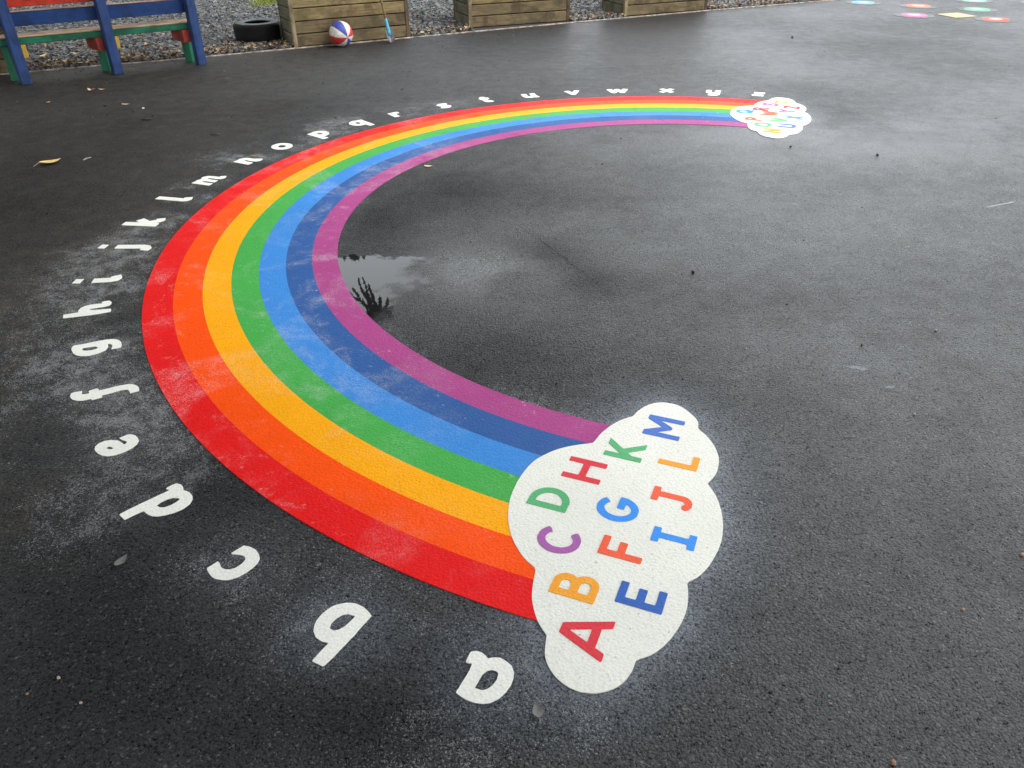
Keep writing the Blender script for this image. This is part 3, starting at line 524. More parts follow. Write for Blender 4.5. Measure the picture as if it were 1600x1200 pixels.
# ------------------------------------------------------------------ far flower spots (playground marking)
def disc_shape(fn, z0, z1, n=48):
    V = [(0, 0, z1)]; F = []
    for i in range(n):
        a = 2*math.pi*i/n; r = fn(a); V.append((r*math.cos(a), r*math.sin(a), z1))
    for i in range(n): V.append((V[1+i][0], V[1+i][1], z0))
    for i in range(n):
        j = (i+1) % n; F.append((0, 1+i, 1+j)); F.append((1+i, 1+n+i, 1+n+j, 1+j))
    return V, F
SPOTM = {}
def spot_mat(k, c):
    if k not in SPOTM: SPOTM[k] = mat_paint('spot_'+k, c, .05, .5, .03)
    return SPOTM[k]
SP = [('blue', (.10, .42, .80), 4.86, 11.80, 'left of the other spots'), ('orange', (.85, .16, .06), 5.45, 11.42, 'behind the pink one'), ('pink', (.80, .12, .32), 5.05, 10.63, 'beside the tan diamond'),
      ('green', (.10, .55, .22), 6.05, 11.06, 'just behind the tan diamond'), ('mint', (.18, .62, .30), 6.43, 11.89, 'at the top edge of the picture'), ('red', (.80, .10, .05), 5.86, 10.24, 'nearest to the camera'), ('coral', (.78, .22, .12), 7.15, 11.59, 'at the right edge of the picture')]
for k, c, sx, sy, where in SP:
    root = empty('flower_spot', (sx, sy, 0)); tag(root, '%s centred white flower spot painted on far asphalt, %s' % (k, where), 'painted spot', 'round flower spots painted on the far asphalt')
    V, F = disc_shape(lambda a: .222+.018*abs(math.cos(a*4)), .0005, .0025, 96); mesh_obj('petals', V, F, spot_mat('grey_white', (.12, .125, .125)), root)
    V, F = disc_shape(lambda a: .148+.0*a, .002, .0045); mesh_obj('ring', V, F, spot_mat(k, c), root)
    V, F = disc_shape(lambda a: .075+.0*a, .004, .0065); mesh_obj('centre', V, F, spot_mat('pale_'+k, tuple(.55*x+.30 for x in c)), root)
root = empty('diamond_spot', (5.56, 10.59, 0), R(-27.7)); tag(root, 'tan diamond shape painted among the coloured spots on the far asphalt', 'painted diamond')
V, F = disc_shape(lambda a: .23/(abs(math.cos(a))+abs(math.sin(a))), .0005, .0045); mesh_obj('diamond', V, F, spot_mat('tan', (.42, .34, .18)), root)

# ------------------------------------------------------------------ kerb edging, gravel bed
KM = mat_simple('edging_concrete', (.33, .27, .22), .8, .7, 14, .002)
kp = [Vector((k[0], k[1], 0)) for k in KERB]; V, F = [], []
dirk = Vector((.9, .435, 0)).normalized(); nrm = Vector((-dirk.y, dirk.x, 0))
sect = [(-.010, 0), (-.010, .007), (-.006, .011), (.010, .011), (.014, .007), (.014, 0)]
for i, p in enumerate(kp):
    for u, z in sect: V.append(p+nrm*u+Vector((0, 0, z)))
for i in range(len(kp)-1):
    for j in range(5): F.append((i*6+j, (i+1)*6+j, (i+1)*6+j+1, i*6+j+1))
tag(mesh_obj('kerb', V, F, KM), kind='structure')
GB = mat_simple('gravel_bed_soil', (.055, .053, .050), .9, .5, 40, .01)
V = [(k[0]+nrm.x*.02, k[1]+nrm.y*.02, .004) for k in KERB]+[(9+nrm.x*9, 14.05+9, .004), (-12, 24, .004)]
tag(mesh_obj('gravel_bed', V, [tuple(range(len(V)))], GB), kind='structure')
# stones
BOXES = []   # planter footprints filled below: (origin, dir, width, depth)
def planter_frame(p0, p1):
    d = Vector((p1[0]-p0[0], p1[1]-p0[1], 0)); L = d.length; d.normalize(); return Vector((p0[0], p0[1], 0)), d, L
PL = [(( -5.62, 7.12), (-4.50, 7.70), .56), ((-2.243, 8.800), (-1.096, 9.400), .47), ((-.460, 9.930), (.742, 10.395), .56), ((1.452, 10.720), (2.585, 11.200), .58)]
def make_stones(name, n, xr, depth, smin, smax, mat):
    px = rng.uniform(*xr, n); dd = rng.uniform(.03, depth, n)**1.0
    py = kerb_y(px)+dd*1.1
    keep = np.ones(n, bool)
    for p0, p1, dep in PL:
        o, d, L = planter_frame(p0, p1); u = (px-o.x)*d.x+(py-o.y)*d.y; v = -(px-o.x)*d.y+(py-o.y)*d.x
        keep &= ~((u > -.01) & (u < L+.01) & (v > -.4) & (v < dep+.01))
    px, py = px[keep], py[keep]; n = len(px)
    base = np.array([(a, b, c) for a in (-1, 1) for b in (-1, 1) for c in (-1, 1)], float)
    fc = np.array([(0, 1, 3, 2), (4, 6, 7, 5), (0, 4, 5, 1), (2, 3, 7, 6), (0, 2, 6, 4), (1, 5, 7, 3)])
    s = rng.uniform(smin, smax, (n, 1))*np.stack([rng.uniform(.7, 1.35, n), rng.uniform(.6, 1.1, n), rng.uniform(.4, .8, n)], 1)
    V = base[None]*s[:, None]*.5*rng.uniform(.55, 1.1, (n, 8, 1))
    a = rng.uniform(0, 6.28, n); b = rng.normal(0, .45, n)
    ca, sa, cb, sb = np.cos(a)[:, None], np.sin(a)[:, None], np.cos(b)[:, None], np.sin(b)[:, None]
    x1 = V[:, :, 0]; y1 = V[:, :, 1]*cb-V[:, :, 2]*sb; z1 = V[:, :, 1]*sb+V[:, :, 2]*cb
    x2 = x1*ca-y1*sa; y2 = x1*sa+y1*ca
    z0 = .006+rng.uniform(0, .022, n)
    W = np.stack([x2+px[:, None], y2+py[:, None], z1+z0[:, None]], 2).reshape(-1, 3)
    FF = (fc[None]+(np.arange(n)*8)[:, None, None]).reshape(-1, 4)
    return fast_mesh(name, W, FF, mat)
GM = mat_random('gravel_stone', [(.13, .13, .125), (.095, .10, .105), (.165, .165, .158), (.075, .082, .088), (.12, .112, .10), (.205, .20, .19), (.09, .094, .094), (.14, .14, .136)], .6, .35)
tag(make_stones('gravel', 88000, (-6.8, 5.6), 6.2, .018, .050, GM), kind='stuff')
LMAT = mat_random('leaf_litter', [(.20, .09, .035), (.30, .17, .06), (.13, .06, .03), (.42, .28, .12), (.24, .12, .05), (.50, .38, .20), (.10, .05, .03)], .6, .35)
def leaf_geo(L, W_, curl, seg=5, stem=True):
    V, F = [], []
    for i in range(seg+1):
        u = i/seg; wd = W_*math.sin(math.pi*min(1, .06+.94*u)**.8)*.5; xx = (u-.5)*L; z = curl*L*(u-.5)**2*2
        V += [(xx, -wd, z+.25*wd), (xx, 0, z), (xx, wd, z+.25*wd)]
    for i in range(seg):
        for j in range(2): F.append((i*3+j, (i+1)*3+j, (i+1)*3+j+1, i*3+j+1))
    if stem:
        n = len(V); a = -.5*L; t_ = .0022
        V += [(a, -t_, .001+curl*L*.5), (a, t_, .001+curl*L*.5), (a-.35*L, t_, .001), (a-.35*L, -t_, .001)]; F.append((n, n+1, n+2, n+3))
    return V, F
Vs, Fs = [], []
for i in range(2900):
    lx = random.uniform(-6, 4.5); k = random.random()
    off = random.expovariate(7)+.03 if k < .8 else random.uniform(.1, 1.6)
    if lx > -1.2 and random.random() < .45: continue
    ly = float(kerb_y(lx))+off
    skip = False
    for p0, p1, dep in PL:
        o, d, Lw = planter_frame(p0, p1); u = (lx-o.x)*d.x+(ly-o.y)*d.y; v = -(lx-o.x)*d.y+(ly-o.y)*d.x
        if -.01 < u < Lw+.01 and -.02 < v < dep: skip = True
        if -.01 < u < Lw+.01 and -.3 < v < 0 and (random.random() < .7 or p0[0] > -1): skip = True
    if skip: continue
    V, F = leaf_geo(random.uniform(.025, .065), random.uniform(.012, .035), random.uniform(-.2, .6), 3, False)
    Mx = Matrix.Translation((lx, ly, random.uniform(.028, .05))) @ Matrix.Rotation(random.uniform(0, 6.28), 4, 'Z') @ Matrix.Rotation(random.gauss(0, .4), 4, 'X') @ Matrix.Rotation(random.gauss(0, .3), 4, 'Y')
    n = len(Vs); Vs += [Mx @ Vector(v) for v in V]; Fs += [tuple(q+n for q in f) for f in F]
tag(mesh_obj('leaf_litter', Vs, Fs, LMAT), kind='stuff')
# grass clump at the back of the gravel
GR = mat_random('grass_blade', [(.20, .26, .03), (.27, .32, .05), (.34, .33, .07), (.15, .20, .03)], .6)
Vs, Fs = [], []
for i in range(1800):
    gx_ = random.gauss(-3.40, .10); gy_ = random.gauss(12.35, .28); h = random.uniform(.03, .09); a = random.uniform(0, 6.28); t_ = .005
    n = len(Vs); dx, dy = math.cos(a)*t_, math.sin(a)*t_; lx, ly = random.gauss(0, .025), random.gauss(0, .025)
    Vs += [(gx_-dx, gy_-dy, .01), (gx_+dx, gy_+dy, .01), (gx_+lx*.6, gy_+ly*.6, h*.6), (gx_+lx*1.5, gy_+ly*1.5, h)]; Fs += [(n, n+1, n+2), (n, n+2, n+3)]
tag(mesh_obj('grass', Vs, Fs, GR), kind='stuff')

# a fine crease in the tarmac and three pale scuffs
V, F = [], []
cp_ = []
for i in range(len(CRACK)-1):
    for k in range(4):
        t_ = k/4; cp_.append((CRACK[i][0]+(CRACK[i+1][0]-CRACK[i][0])*t_+random.gauss(0, .003), CRACK[i][1]+(CRACK[i+1][1]-CRACK[i][1])*t_+random.gauss(0, .004)))
for i, (a, c) in enumerate(cp_):
    wd = random.uniform(.0004, .0022)*math.sin(math.pi*(i+.6)/(len(cp_)+.2))+.0002; V += [(a-wd, c-wd*.4, .0007), (a+wd, c+wd*.4, .0007)]
for i in range(len(cp_)-1): F.append((2*i, 2*i+1, 2*i+3, 2*i+2))
tag(mesh_obj('tarmac_crack', V, F, mat_simple('crack_dark', (.006, .006, .006), .8)), kind='structure')
def mat_scuff(name, c, cut):
    t = NT(name); n = t.noise(110, 5, .7); a = t.attr('fade')
    t.set(Base_Color=c, Roughness=.7, Alpha=t.math('MULTIPLY', t.ss(t.math('ADD', n, t.math('MULTIPLY', a, .35)), cut, cut+.12), .7)); return t.m
def scuff(pts, wd, c, label, cut=.66):
    V, F, A = [], [], []
    for i, (a, b_) in enumerate(pts):
        p, q = pts[max(i-1, 0)], pts[min(i+1, len(pts)-1)]; dx, dy = q[0]-p[0], q[1]-p[1]; L = math.hypot(dx, dy); nx_, ny_ = -dy/L, dx/L
        for k in (-1, 0, 1): V.append((a+nx_*wd*k, b_+ny_*wd*k, .0007)); A.append(0 if k or i in (0, len(pts)-1) else 1)
    for i in range(len(pts)-1):
        for k in range(2): F.append((i*3+k, i*3+k+1, i*3+k+4, i*3+k+3))
    o = mesh_obj('scuff_mark', V, F, mat_scuff('scuff', c, cut)); at = o.data.attributes.new('fade', 'FLOAT', 'POINT'); at.data.foreach_set('value', np.array(A, np.float32)); tag(o, label, 'scuff mark'); return o
scuff([(2.50, 3.985), (2.56, 3.995), (2.62, 4.02), (2.70, 4.05), (2.76, 4.075)], .010, (.36, .37, .37), 'thin white scratch mark on the tarmac near the right edge', .6)
scuff([(1.195, 2.40), (1.235, 2.395), (1.265, 2.38), (1.30, 2.375)], .022, (.24, .25, .26), 'pale grey scuff beside the small black pebble', .62)
scuff([(1.28, 2.275), (1.31, 2.26), (1.345, 2.25)], .020, (.24, .25, .26), 'short pale grey scuff below the longer one', .62)
scuff([(1.87, 3.49), (1.90, 3.475), (1.935, 3.465)], .022, (.26, .26, .13), 'yellowish smear on the bare tarmac right of the arc', .66)

# ------------------------------------------------------------------ timber planters
BW = mat_wood('weathered_board', (.285, .21, .10), (.15, .105, .048), moss=(.18, .155, .062))
BWL = mat_wood('damp_board', (.20, .145, .075), (.10, .07, .036), moss=(.13, .11, .05))
BWS = mat_wood('side_board', (.17, .155, .10), (.10, .092, .06), moss=(.12, .125, .06))  # darker, greener boards for the planter sides
PW = mat_wood('corner_post_timber', (.34, .28, .17), (.20, .15, .085))
PD = mat_wood('dark_post_timber', (.13, .085, .05), (.08, .052, .03))
SOIL = mat_simple('soil', (.05, .035, .024), .95, .5, 30, .02)
def make_planter(p0, p1, dep, label, nb=6, pitch=.122, damp=2):
    o, d, L = planter_frame(p0, p1); rz = math.atan2(d.y, d.x)
    root = empty('timber_planter', (o.x, o.y, 0), rz); tag(root, label, 'planter', 'timber planters along the gravel edge')
    th = .024; hb = pitch-.009
    fm = box_mesh('board', (L-.05, th, hb), BW, .005); fl_ = box_mesh('board', (L-.05, th, hb), BWL, .005); sm = box_mesh('board', (dep-.05, th, hb), BWS, .005)
    for k in range(nb):
        z = .012+hb/2+k*pitch
        place('board', fl_ if k < damp else fm, root, (L/2+random.uniform(-.003, .003), th/2+random.uniform(-.002, .002), z), (random.gauss(0, .012), 0, 0))
        place('board', fm, root, (L/2, dep-th/2, z))
        place('board', sm, root, (th/2+random.uniform(-.002, .002), dep/2, z), (0, random.gauss(0, .01), math.pi/2))
        place('board', sm, root, (L-th/2, dep/2, z), (0, 0, math.pi/2))
    H = nb*pitch+.01
    for (cx, cy, m) in ((.0, .0, PW), (L, 0, PD), (0, dep, PD), (L, dep, PD)):
        pm = box_mesh('corner_post', (H, .042, .042), m, .004)
        sx = .018 if cx == 0 else -.018; sy = .014 if cy == 0 else -.014
        place('corner_post', pm, root, (cx+sx, cy+sy, H/2+.006), (0, -math.pi/2, 0))
    V = [(.03, .03, H-.06), (L-.03, .03, H-.05), (L-.03, dep-.03, H-.06), (.03, dep-.03, H-.05), (L/2, dep/2, H-.02)]
    mesh_obj('soil', V, [(0, 1, 4), (1, 2, 4), (2, 3, 4), (3, 0, 4)], SOIL, root)
    return root
make_planter(*PL[0], 'timber planter half hidden behind the coloured bench at the left edge', damp=9)
make_planter(*PL[1], 'weathered timber planter with a ball and toy spade in front')
make_planter(*PL[2], 'mossy timber planter second from the right, nothing leaning on it')
make_planter(*PL[3], 'timber planter farthest right, only its lowest boards showing')

# ------------------------------------------------------------------ tyre
RUB = mat_simple('tyre_rubber', (.005, .0055, .0055), .75, .4, 25, .001, 0.0, .25)
RIMG = mat_simple('top_ring_rubber', (.11, .118, .118), .45, .3, 12, .001)  # paler grey rubber for the top ring
prof = [(.285, .035), (.292, .06), (.292, .17), (.285, .195), (.262, .215), (.215, .222), (.175, .218), (.160, .207), (.160, .19), (.225, .175), (.25, .11), (.225, .04), (.165, .03), (.160, .012), (.175, .004), (.225, .0), (.262, .006)]
V, F = [], []; NS = 56; mi = []
for i in range(NS):
    a = 2*math.pi*i/NS
    for k, (r, z) in enumerate(prof):
        r2 = r-(.006 if (k in (1, 2) and i % 2) else 0); V.append((r2*math.cos(a), r2*math.sin(a), z))
n = len(prof)
for i in range(NS):
    for k in range(n):
        F.append((i*n+k, ((i+1) % NS)*n+k, ((i+1) % NS)*n+(k+1) % n, i*n+(k+1) % n)); mi.append(1 if k in (4, 5, 6) else 0)
ty = mesh_obj('tyre', V, F, [RUB, RIMG], smooth=True, midx=mi); ty.location = (-2.725, 9.245, .010); ty.scale = (.873, .873, .873)
tag(ty, 'black rubber tyre lying flat on the gravel beside the planter', 'tyre')

# ------------------------------------------------------------------ ball
BR = .123; bc = Vector((-1.757, 8.885, BR+.001))
ball = empty('basketball', bc); tag(ball, 'red white and blue panelled ball resting against the timber planter', 'ball')
view = (Vector((0, 0, 1.5))-bc).normalized(); rgt = Vector((0, 0, 1)).cross(view).normalized(); upv = view.cross(rgt)
pole = (view*.80+rgt*.50-upv*.30).normalized(); ax1 = (upv-pole*upv.dot(pole)).normalized(); ax2 = pole.cross(ax1)
BMAT = {k: mat_simple('ball_'+k, c, .5, .25, 30, .0006) for k, c in {'blue': (.045, .07, .34), 'white': (.62, .58, .50), 'red': (.55, .03, .03)}.items()}
SEAM = mat_simple('ball_seam', (.03, .03, .03), .6)
def sph_patch(r, a0, a1, na, nb, edge=0.0):
    V, F = [], []
    for i in range(na+1):
        a = a0+(a1-a0)*i/na
        for j in range(nb+1):
            b = .012+(math.pi-.024)*j/nb; rr_ = r-(edge if i in (0, na) else 0)
            V.append((pole*math.cos(b)+(ax1*math.cos(a)+ax2*math.sin(a))*math.sin(b))*rr_)
    for i in range(na):
        for j in range(nb): F.append((i*(nb+1)+j, i*(nb+1)+j+1, (i+1)*(nb+1)+j+1, (i+1)*(nb+1)+j))
    return V, F
V, F = sph_patch(BR-.0018, 0, 2*math.pi, 40, 20); mesh_obj('bladder', V, F, SEAM, ball, True)
seq = ['blue', 'white', 'red', 'white', 'blue', 'white', 'red', 'white']
for k in range(8):
    a0 = R(45*k+8); V, F = sph_patch(BR, a0+.012, a0+R(45)-.012, 7, 22, .0012)
    p = mesh_obj('panel', V, F, BMAT[seq[k]], ball, True); p['label'] = seq[k]+' ball panel'

# ------------------------------------------------------------------ toy spade
sp_root = empty('toy_spade', (-1.262, 9.060, 0)); tag(sp_root, 'small spade with turquoise socket leaning against the timber planter', 'spade')
sd_ = Vector((-.185, .17, .95)).normalized(); sw = Vector((.9, .435, 0)); sw = (sw-sd_*sw.dot(sd_)).normalized(); sn = sd_.cross(sw)
CY = mat_simple('turquoise_plastic', (.05, .36, .50), .4, .25, 30); STL = mat_simple('grey_steel', (.22, .20, .20), .4, .5, 25, .001, .5)
HW = mat_wood('ash_handle', (.36, .25, .12), (.22, .14, .07), scale=2)
V, F = tube([sd_*.075, sd_*.11, sd_*.22, sd_*.245], [.021, .020, .016, .012], 10); mesh_obj('socket', V, F, CY, sp_root, True)
V, F = tube([sd_*.24, sd_*.6, sd_*.86], [.0125, .0125, .0125], 10); mesh_obj('shaft', V, F, HW, sp_root, True)
gp = [sd_*.86, sd_*.90+sw*.05, sd_*.97+sw*.055, sd_*.985, sd_*.97-sw*.055, sd_*.90-sw*.05, sd_*.86]
V, F = tube(gp, [.011]*7, 8); mesh_obj('grip', V, F, CY, sp_root, True)
V, F = [], []; NU, NV = 8, 8
for s_, off in ((1, .0), (-1, -.003)):
    for i in range(NU+1):
        v = i/NU; half = .043*(1 if v > .35 else math.sin(math.pi/2*(.25+.75*v/.35)))
        for j in range(NV+1):
            u = j/NV*2-1; V.append(sd_*(.004+.125*v)+sw*(u*half)+sn*(.028*u*u*-1+off))
for s_ in range(2):
    b = s_*(NU+1)*(NV+1)
    for i in range(NU):
        for j in range(NV):
            q = (b+i*(NV+1)+j, b+i*(NV+1)+j+1, b+(i+1)*(NV+1)+j+1, b+(i+1)*(NV+1)+j); F.append(q if s_ == 0 else q[::-1])
mesh_obj('blade', V, F, STL, sp_root, True)

# ------------------------------------------------------------------ painted bench seen from behind
BLU = mat_wood('blue_painted_wood', (.009, .046, .185), (.007, .034, .135), worn=(.012, .05, .15), rough=.6)
BLL = mat_wood('blue_leg_paint', (.022, .056, .18), (.015, .040, .13), worn=(.03, .06, .15), rough=.6)
GRN = mat_wood('green_painted_wood', (.012, .17, .085), (.01, .11, .055), worn=(.03, .2, .11), rough=.5)
REDP = mat_wood('red_painted_wood', (.60, .035, .012), (.45, .03, .012), rough=.5)
REDB = mat_wood('red_rail_paint', (.40, .06, .045), (.30, .04, .03), rough=.55)
YEL = mat_wood('yellow_painted_wood', (.55, .33, .02), (.42, .24, .015), rough=.55)
WORN = mat_wood('worn_pink_timber', (.48, .34, .22), (.34, .22, .14), rough=.7)
bd = Vector((1.277, .79, 0)).normalized(); brz = math.atan2(bd.y, bd.x)          # along the bench
fd = Vector((-.157, .16, 0)).normalized()                                          # towards the front, away from the camera
b0 = Vector((-4.2416, 7.2215, 0)); bench = empty('painted_bench', b0, 0)
tag(bench, 'child sized wooden bench painted blue, green, red and yellow, seen from behind', 'bench')
def bar(name, p0, p1, wd, ht, mat, label=None, bev=.004):
    """square bar from p0 to p1: wd across, ht upward; grain along it"""
    d = p1-p0; me_ = box_mesh(name, (d.length, wd, ht), mat, bev)
    o = bpy.data.objects.new(name, me_); link(o, bench)
    o.matrix_local = Matrix.Translation((p0+p1)/2) @ d.to_track_quat('X', 'Z').to_matrix().to_4x4()
    if label: o['label'] = label
    return o
Zv = Vector((0, 0, 1))
frames = [0, .752, 1.503]
for i, s in enumerate(frames):
    f0 = bd*s
    bar('back_leg', f0, f0+Zv*.80-fd*.02, .082, .075, BLL)
    q = f0+fd*.205-bd*.01; bar('front_leg', q, q+Zv*.305, .08, .07, GRN)
    if i: bar('rail', f0-bd*.060+Zv*.252+fd*.041, f0-bd*.060+Zv*.252+fd*.30, .075, .108, REDB, 'red bench rail')
    if i < 2: bar('rail', f0+bd*.062+Zv*.252+fd*.041, f0+bd*.062+Zv*.252+fd*.30, .07, .108, YEL, 'yellow bench rail')
e0, e1 = bd*-.40, bd*1.57
def slat(z, zt, back, th, mat, label, lo=0.0, hi=0.0):
    q = fd*back; bar('seat_slat' if 'seat' in label else 'back_slat', e0+q+Zv*(z+zt/2), e1+bd*hi+q+Zv*(z+zt/2), th, zt, mat, label)
slat(.309, .050, .085, .075, GRN, 'green seat slat with its edge to the back')
slat(.361, .010, .165, .22, WORN, 'worn bare timber seat top')
slat(.309, .050, .215, .14, GRN, 'green front seat slat')
slat(.452, .108, .056, .026, BLU, 'blue back slat')
slat(.562, .010, .056, .030, WORN, 'worn bare top edge of the blue back slat')
slat(.600, .15, .056, .026, REDP, 'red back slat')

# ------------------------------------------------------------------ fallen leaves, stones and scraps
LEAFM = {}
def lm(k, c):
    if k not in LEAFM:
        t = NT('leaf_'+k); n = t.noise(60, 4, .6, t.obj); t.set(Base_Color=t.mix(t.ss(n, .35, .7), c, tuple(v*.6 for v in c)), Roughness=.5); LEAFM[k] = t.m
    return LEAFM[k]
def leaf(loc, L, W_, rz, colr, c, label, curl=.3, stem=True, z=.004):
    V, F = leaf_geo(L, W_, curl, 6, stem); o = mesh_obj('fallen_leaf', V, F, lm(colr, c), smooth=True)
    o.location = (loc[0], loc[1], z); o.rotation_euler = (random.gauss(0, .06), random.gauss(0, .04), rz); tag(o, label, 'fallen leaf'); return o
leaf((-2.895, 4.915), .13, .075, R(50), 'yellow', (.95, .66, .22), 'large yellow leaf with a long curled stem on the dark asphalt', .25)
leaf((-3.535, 6.915), .085, .045, R(150), 'tan', (.78, .56, .36), 'tan leaf lying folded on the asphalt in front of the bench', .5, False)
leaf((-3.46, 6.955), .06, .02, R(20), 'tan', (.78, .56, .36), 'thin tan leaf touching the folded leaf in front of the bench', .3, False)
leaf((-3.697, 6.508), .04, .028, R(70), 'orange', (.55, .26, .10), 'tiny orange leaf left of the folded tan leaf', .3, False)
leaf((-3.039, 6.419), .065, .022, R(10), 'peach', (.74, .50, .33), 'narrow pinkish brown leaf on the asphalt before the bench', .2, False)
leaf((-.499, 4.764), .055, .026, R(5), 'peach', (.74, .50, .33), 'small peach leaf just inside the purple stripe', .2, False)
leaf((-1.632, 5.002), .05, .022, R(15), 'brown', (.32, .17, .07), 'small brown leaf stuck on the white letter n', .2, False, .009)
leaf((-1.026, 1.468), .045, .024, R(75), 'grey', (.16, .16, .15), 'grey pointed leaf on the asphalt between letters d and c', .25, False)
leaf((.048, 1.019), .038, .025, R(100), 'grey', (.16, .16, .15), 'grey leaf on the asphalt beside the letter a', .25, True)
for p, k, c, lb in [((-4.757, 9.218), 'orange', (.5, .28, .08), 'orange leaf on the gravel farthest behind the bench'), ((-4.799, 8.700), 'tan', (.6, .45, .25), 'pale tan leaf flat on the gravel beneath the blue slat'),
                 ((-4.58, 8.20), 'yellow', (.58, .42, .16), 'yellowish leaf on the gravel right of the left bench leg'), ((-4.302, 8.330), 'tan', (.6, .42, .24), 'tan curled leaf on the gravel midway between two bench legs'),
                 ((-4.314, 7.985), 'ochre', (.45, .36, .12), 'ochre leaf by the kerb edging under the bench'), ((-3.964, 8.523), 'yellow', (.58, .42, .16), 'broad yellow leaf right of the middle bench leg'),
                 ((-3.780, 8.80), 'orange', (.5, .28, .08), 'orange leaf on the gravel under the right half of the bench')]:
    leaf(p, random.uniform(.075, .1), random.uniform(.04, .055), random.uniform(0, 6), k, c, lb, .45, False, .05)
def pebble(loc, s, c, k, label, flat=.6, name='pebble', cat='pebble'):
    bm = bmesh.new(); bmesh.ops.create_icosphere(bm, subdivisions=2, radius=1)
    s *= .72
    for v in bm.verts: v.co *= random.uniform(.8, 1.12)
    for v in bm.verts: v.co = Vector((v.co.x*s*random.uniform(.97, 1.03), v.co.y*s*.75, v.co.z*s*flat))
    me_ = bpy.data.meshes.new(name); bm.to_mesh(me_); bm.free(); me_.materials.append(lm(k, c))
    o = link(bpy.data.objects.new(name, me_)); o.location = (loc[0], loc[1], s*flat*.85); o.rotation_euler = (0, 0, random.uniform(0, 6)); tag(o, label, cat); return o
DK, BG_, OR = (.012, .012, .012), (.40, .31, .20), (.34, .17, .08)
pebble((.817, 3.207), .016, DK, 'black', 'largest dark pebble on the asphalt inside the rainbow arc')
pebble((1.324, 2.548), .010, DK, 'black', 'small black pebble right of the near cloud beside a pale scuff')
pebble((1.652, 2.655), .009, (.2, .18, .16), 'grey_stone', 'small grey pebble farthest right of the pebbles near the cloud')
pebble((1.325, 2.096), .008, (.3, .26, .22), 'beige_stone', 'tiny pale pebble on the asphalt below the scuffs')
pebble((1.328, 1.460), .010, OR, 'rust', 'rusty orange pebble at the right edge of the picture')
pebble((1.087, 1.282), .006, OR, 'rust', 'tiny rusty grit on bare asphalt at lower right')
pebble((.757, .896), .010, (.28, .13, .07), 'brown_bit', 'reddish brown seed at the bottom edge of the picture', .5, 'seed', 'seed')
pebble((.678, 1.030), .005, OR, 'rust', 'tiny orange grit between the near cloud and the brown seed')
pebble((-1.022, 1.114), .007, BG_, 'beige', 'beige grit at lower left, the one nearest the left edge')
pebble((-.943, 1.050), .006, BG_, 'beige', 'beige grit at lower left, rightmost of three')
pebble((-1.072, 1.074), .005, OR, 'rust', 'orange grit at lower left corner')
pebble((3.077, 9.137), .022, DK, 'black', 'black clod on the far asphalt behind the far cloud')
pebble((1.831, 5.104), .014, DK, 'black', 'black pebble on the pale asphalt below the far cloud')
pebble((2.320, 4.908), .014, DK, 'black', 'black pebble on the pale asphalt right of the far cloud')
pebble((-2.852, 6.290), .020, (.7, .68, .62), 'white_bit', 'white chip of stone on the asphalt before the bench', .35)
pebble((-3.191, 6.384), .022, DK, 'black', 'dark clod beside the pinkish leaf before the bench', .5)
def twig(loc, L, rz, c, k, label):
    P = [Vector((-L/2, 0, .004)), Vector((-L*.1, L*.08, .006)), Vector((L*.2, -L*.04, .008)), Vector((L/2, L*.06, .004))]
    V, F = tube(P, [.0035, .005, .0045, .002], 6); o = mesh_obj('twig', V, F, lm(k, c)); o.location = (loc[0], loc[1], 0); o.rotation_euler = (0, 0, rz); tag(o, label, 'twig')
twig((-2.701, 4.990), .06, R(60), (.28, .26, .22), 'grey_twig', 'short grey twig right of the large yellow leaf')
twig((-2.692, 5.942), .09, R(-10), DK, 'black', 'black twig on the asphalt between the bench and the letters')
twig((-2.05, 5.52), .07, R(5), (.05, .04, .03), 'dark_twig', 'thin dark twig above the letter o')
# dark grit washed against the kerb and over the far asphalt: too small to count
Vs, Fs = [], []
for i in range(620):
    if random.random() < .75: gx_ = random.uniform(-5, .5); gy_ = float(kerb_y(gx_))-.03-random.expovariate(1.1)
    else: gx_ = random.uniform(-4, 6); gy_ = random.uniform(1.2, 11)
    if gy_ < .8 or gy_ > kerb_y(gx_): continue
    d_ = math.hypot(gx_-C0[0], gy_-C0[1])
    if d_ < R_OUT+.02 and d_ > R_OUT-7*BAND and random.random() < .8: continue
    if abs(d_-2.93) < .13: continue
    s = random.uniform(.002, .007)*(1 if gy_ < 4 else 1.5); n = len(Vs); a = random.uniform(0, 6.28); ca, sa = math.cos(a)*s, math.sin(a)*s
    Vs += [(gx_+ca, gy_+sa, .003), (gx_-sa*.7, gy_+ca*.7, .003), (gx_-ca, gy_-sa, .003), (gx_+sa*.7, gy_-ca*.7, .003), (gx_, gy_, .004+s*.8)]
    Fs += [(n, n+1, n+4), (n+1, n+2, n+4), (n+2, n+3, n+4), (n+3, n, n+4)]
GRIT = mat_random('grit', [(.01, .01, .01), (.02, .018, .015), (.015, .015, .015), (.12, .11, .10), (.012, .012, .012), (.10, .06, .03)], .6)
tag(mesh_obj('grit', Vs, Fs, GRIT), kind='stuff')

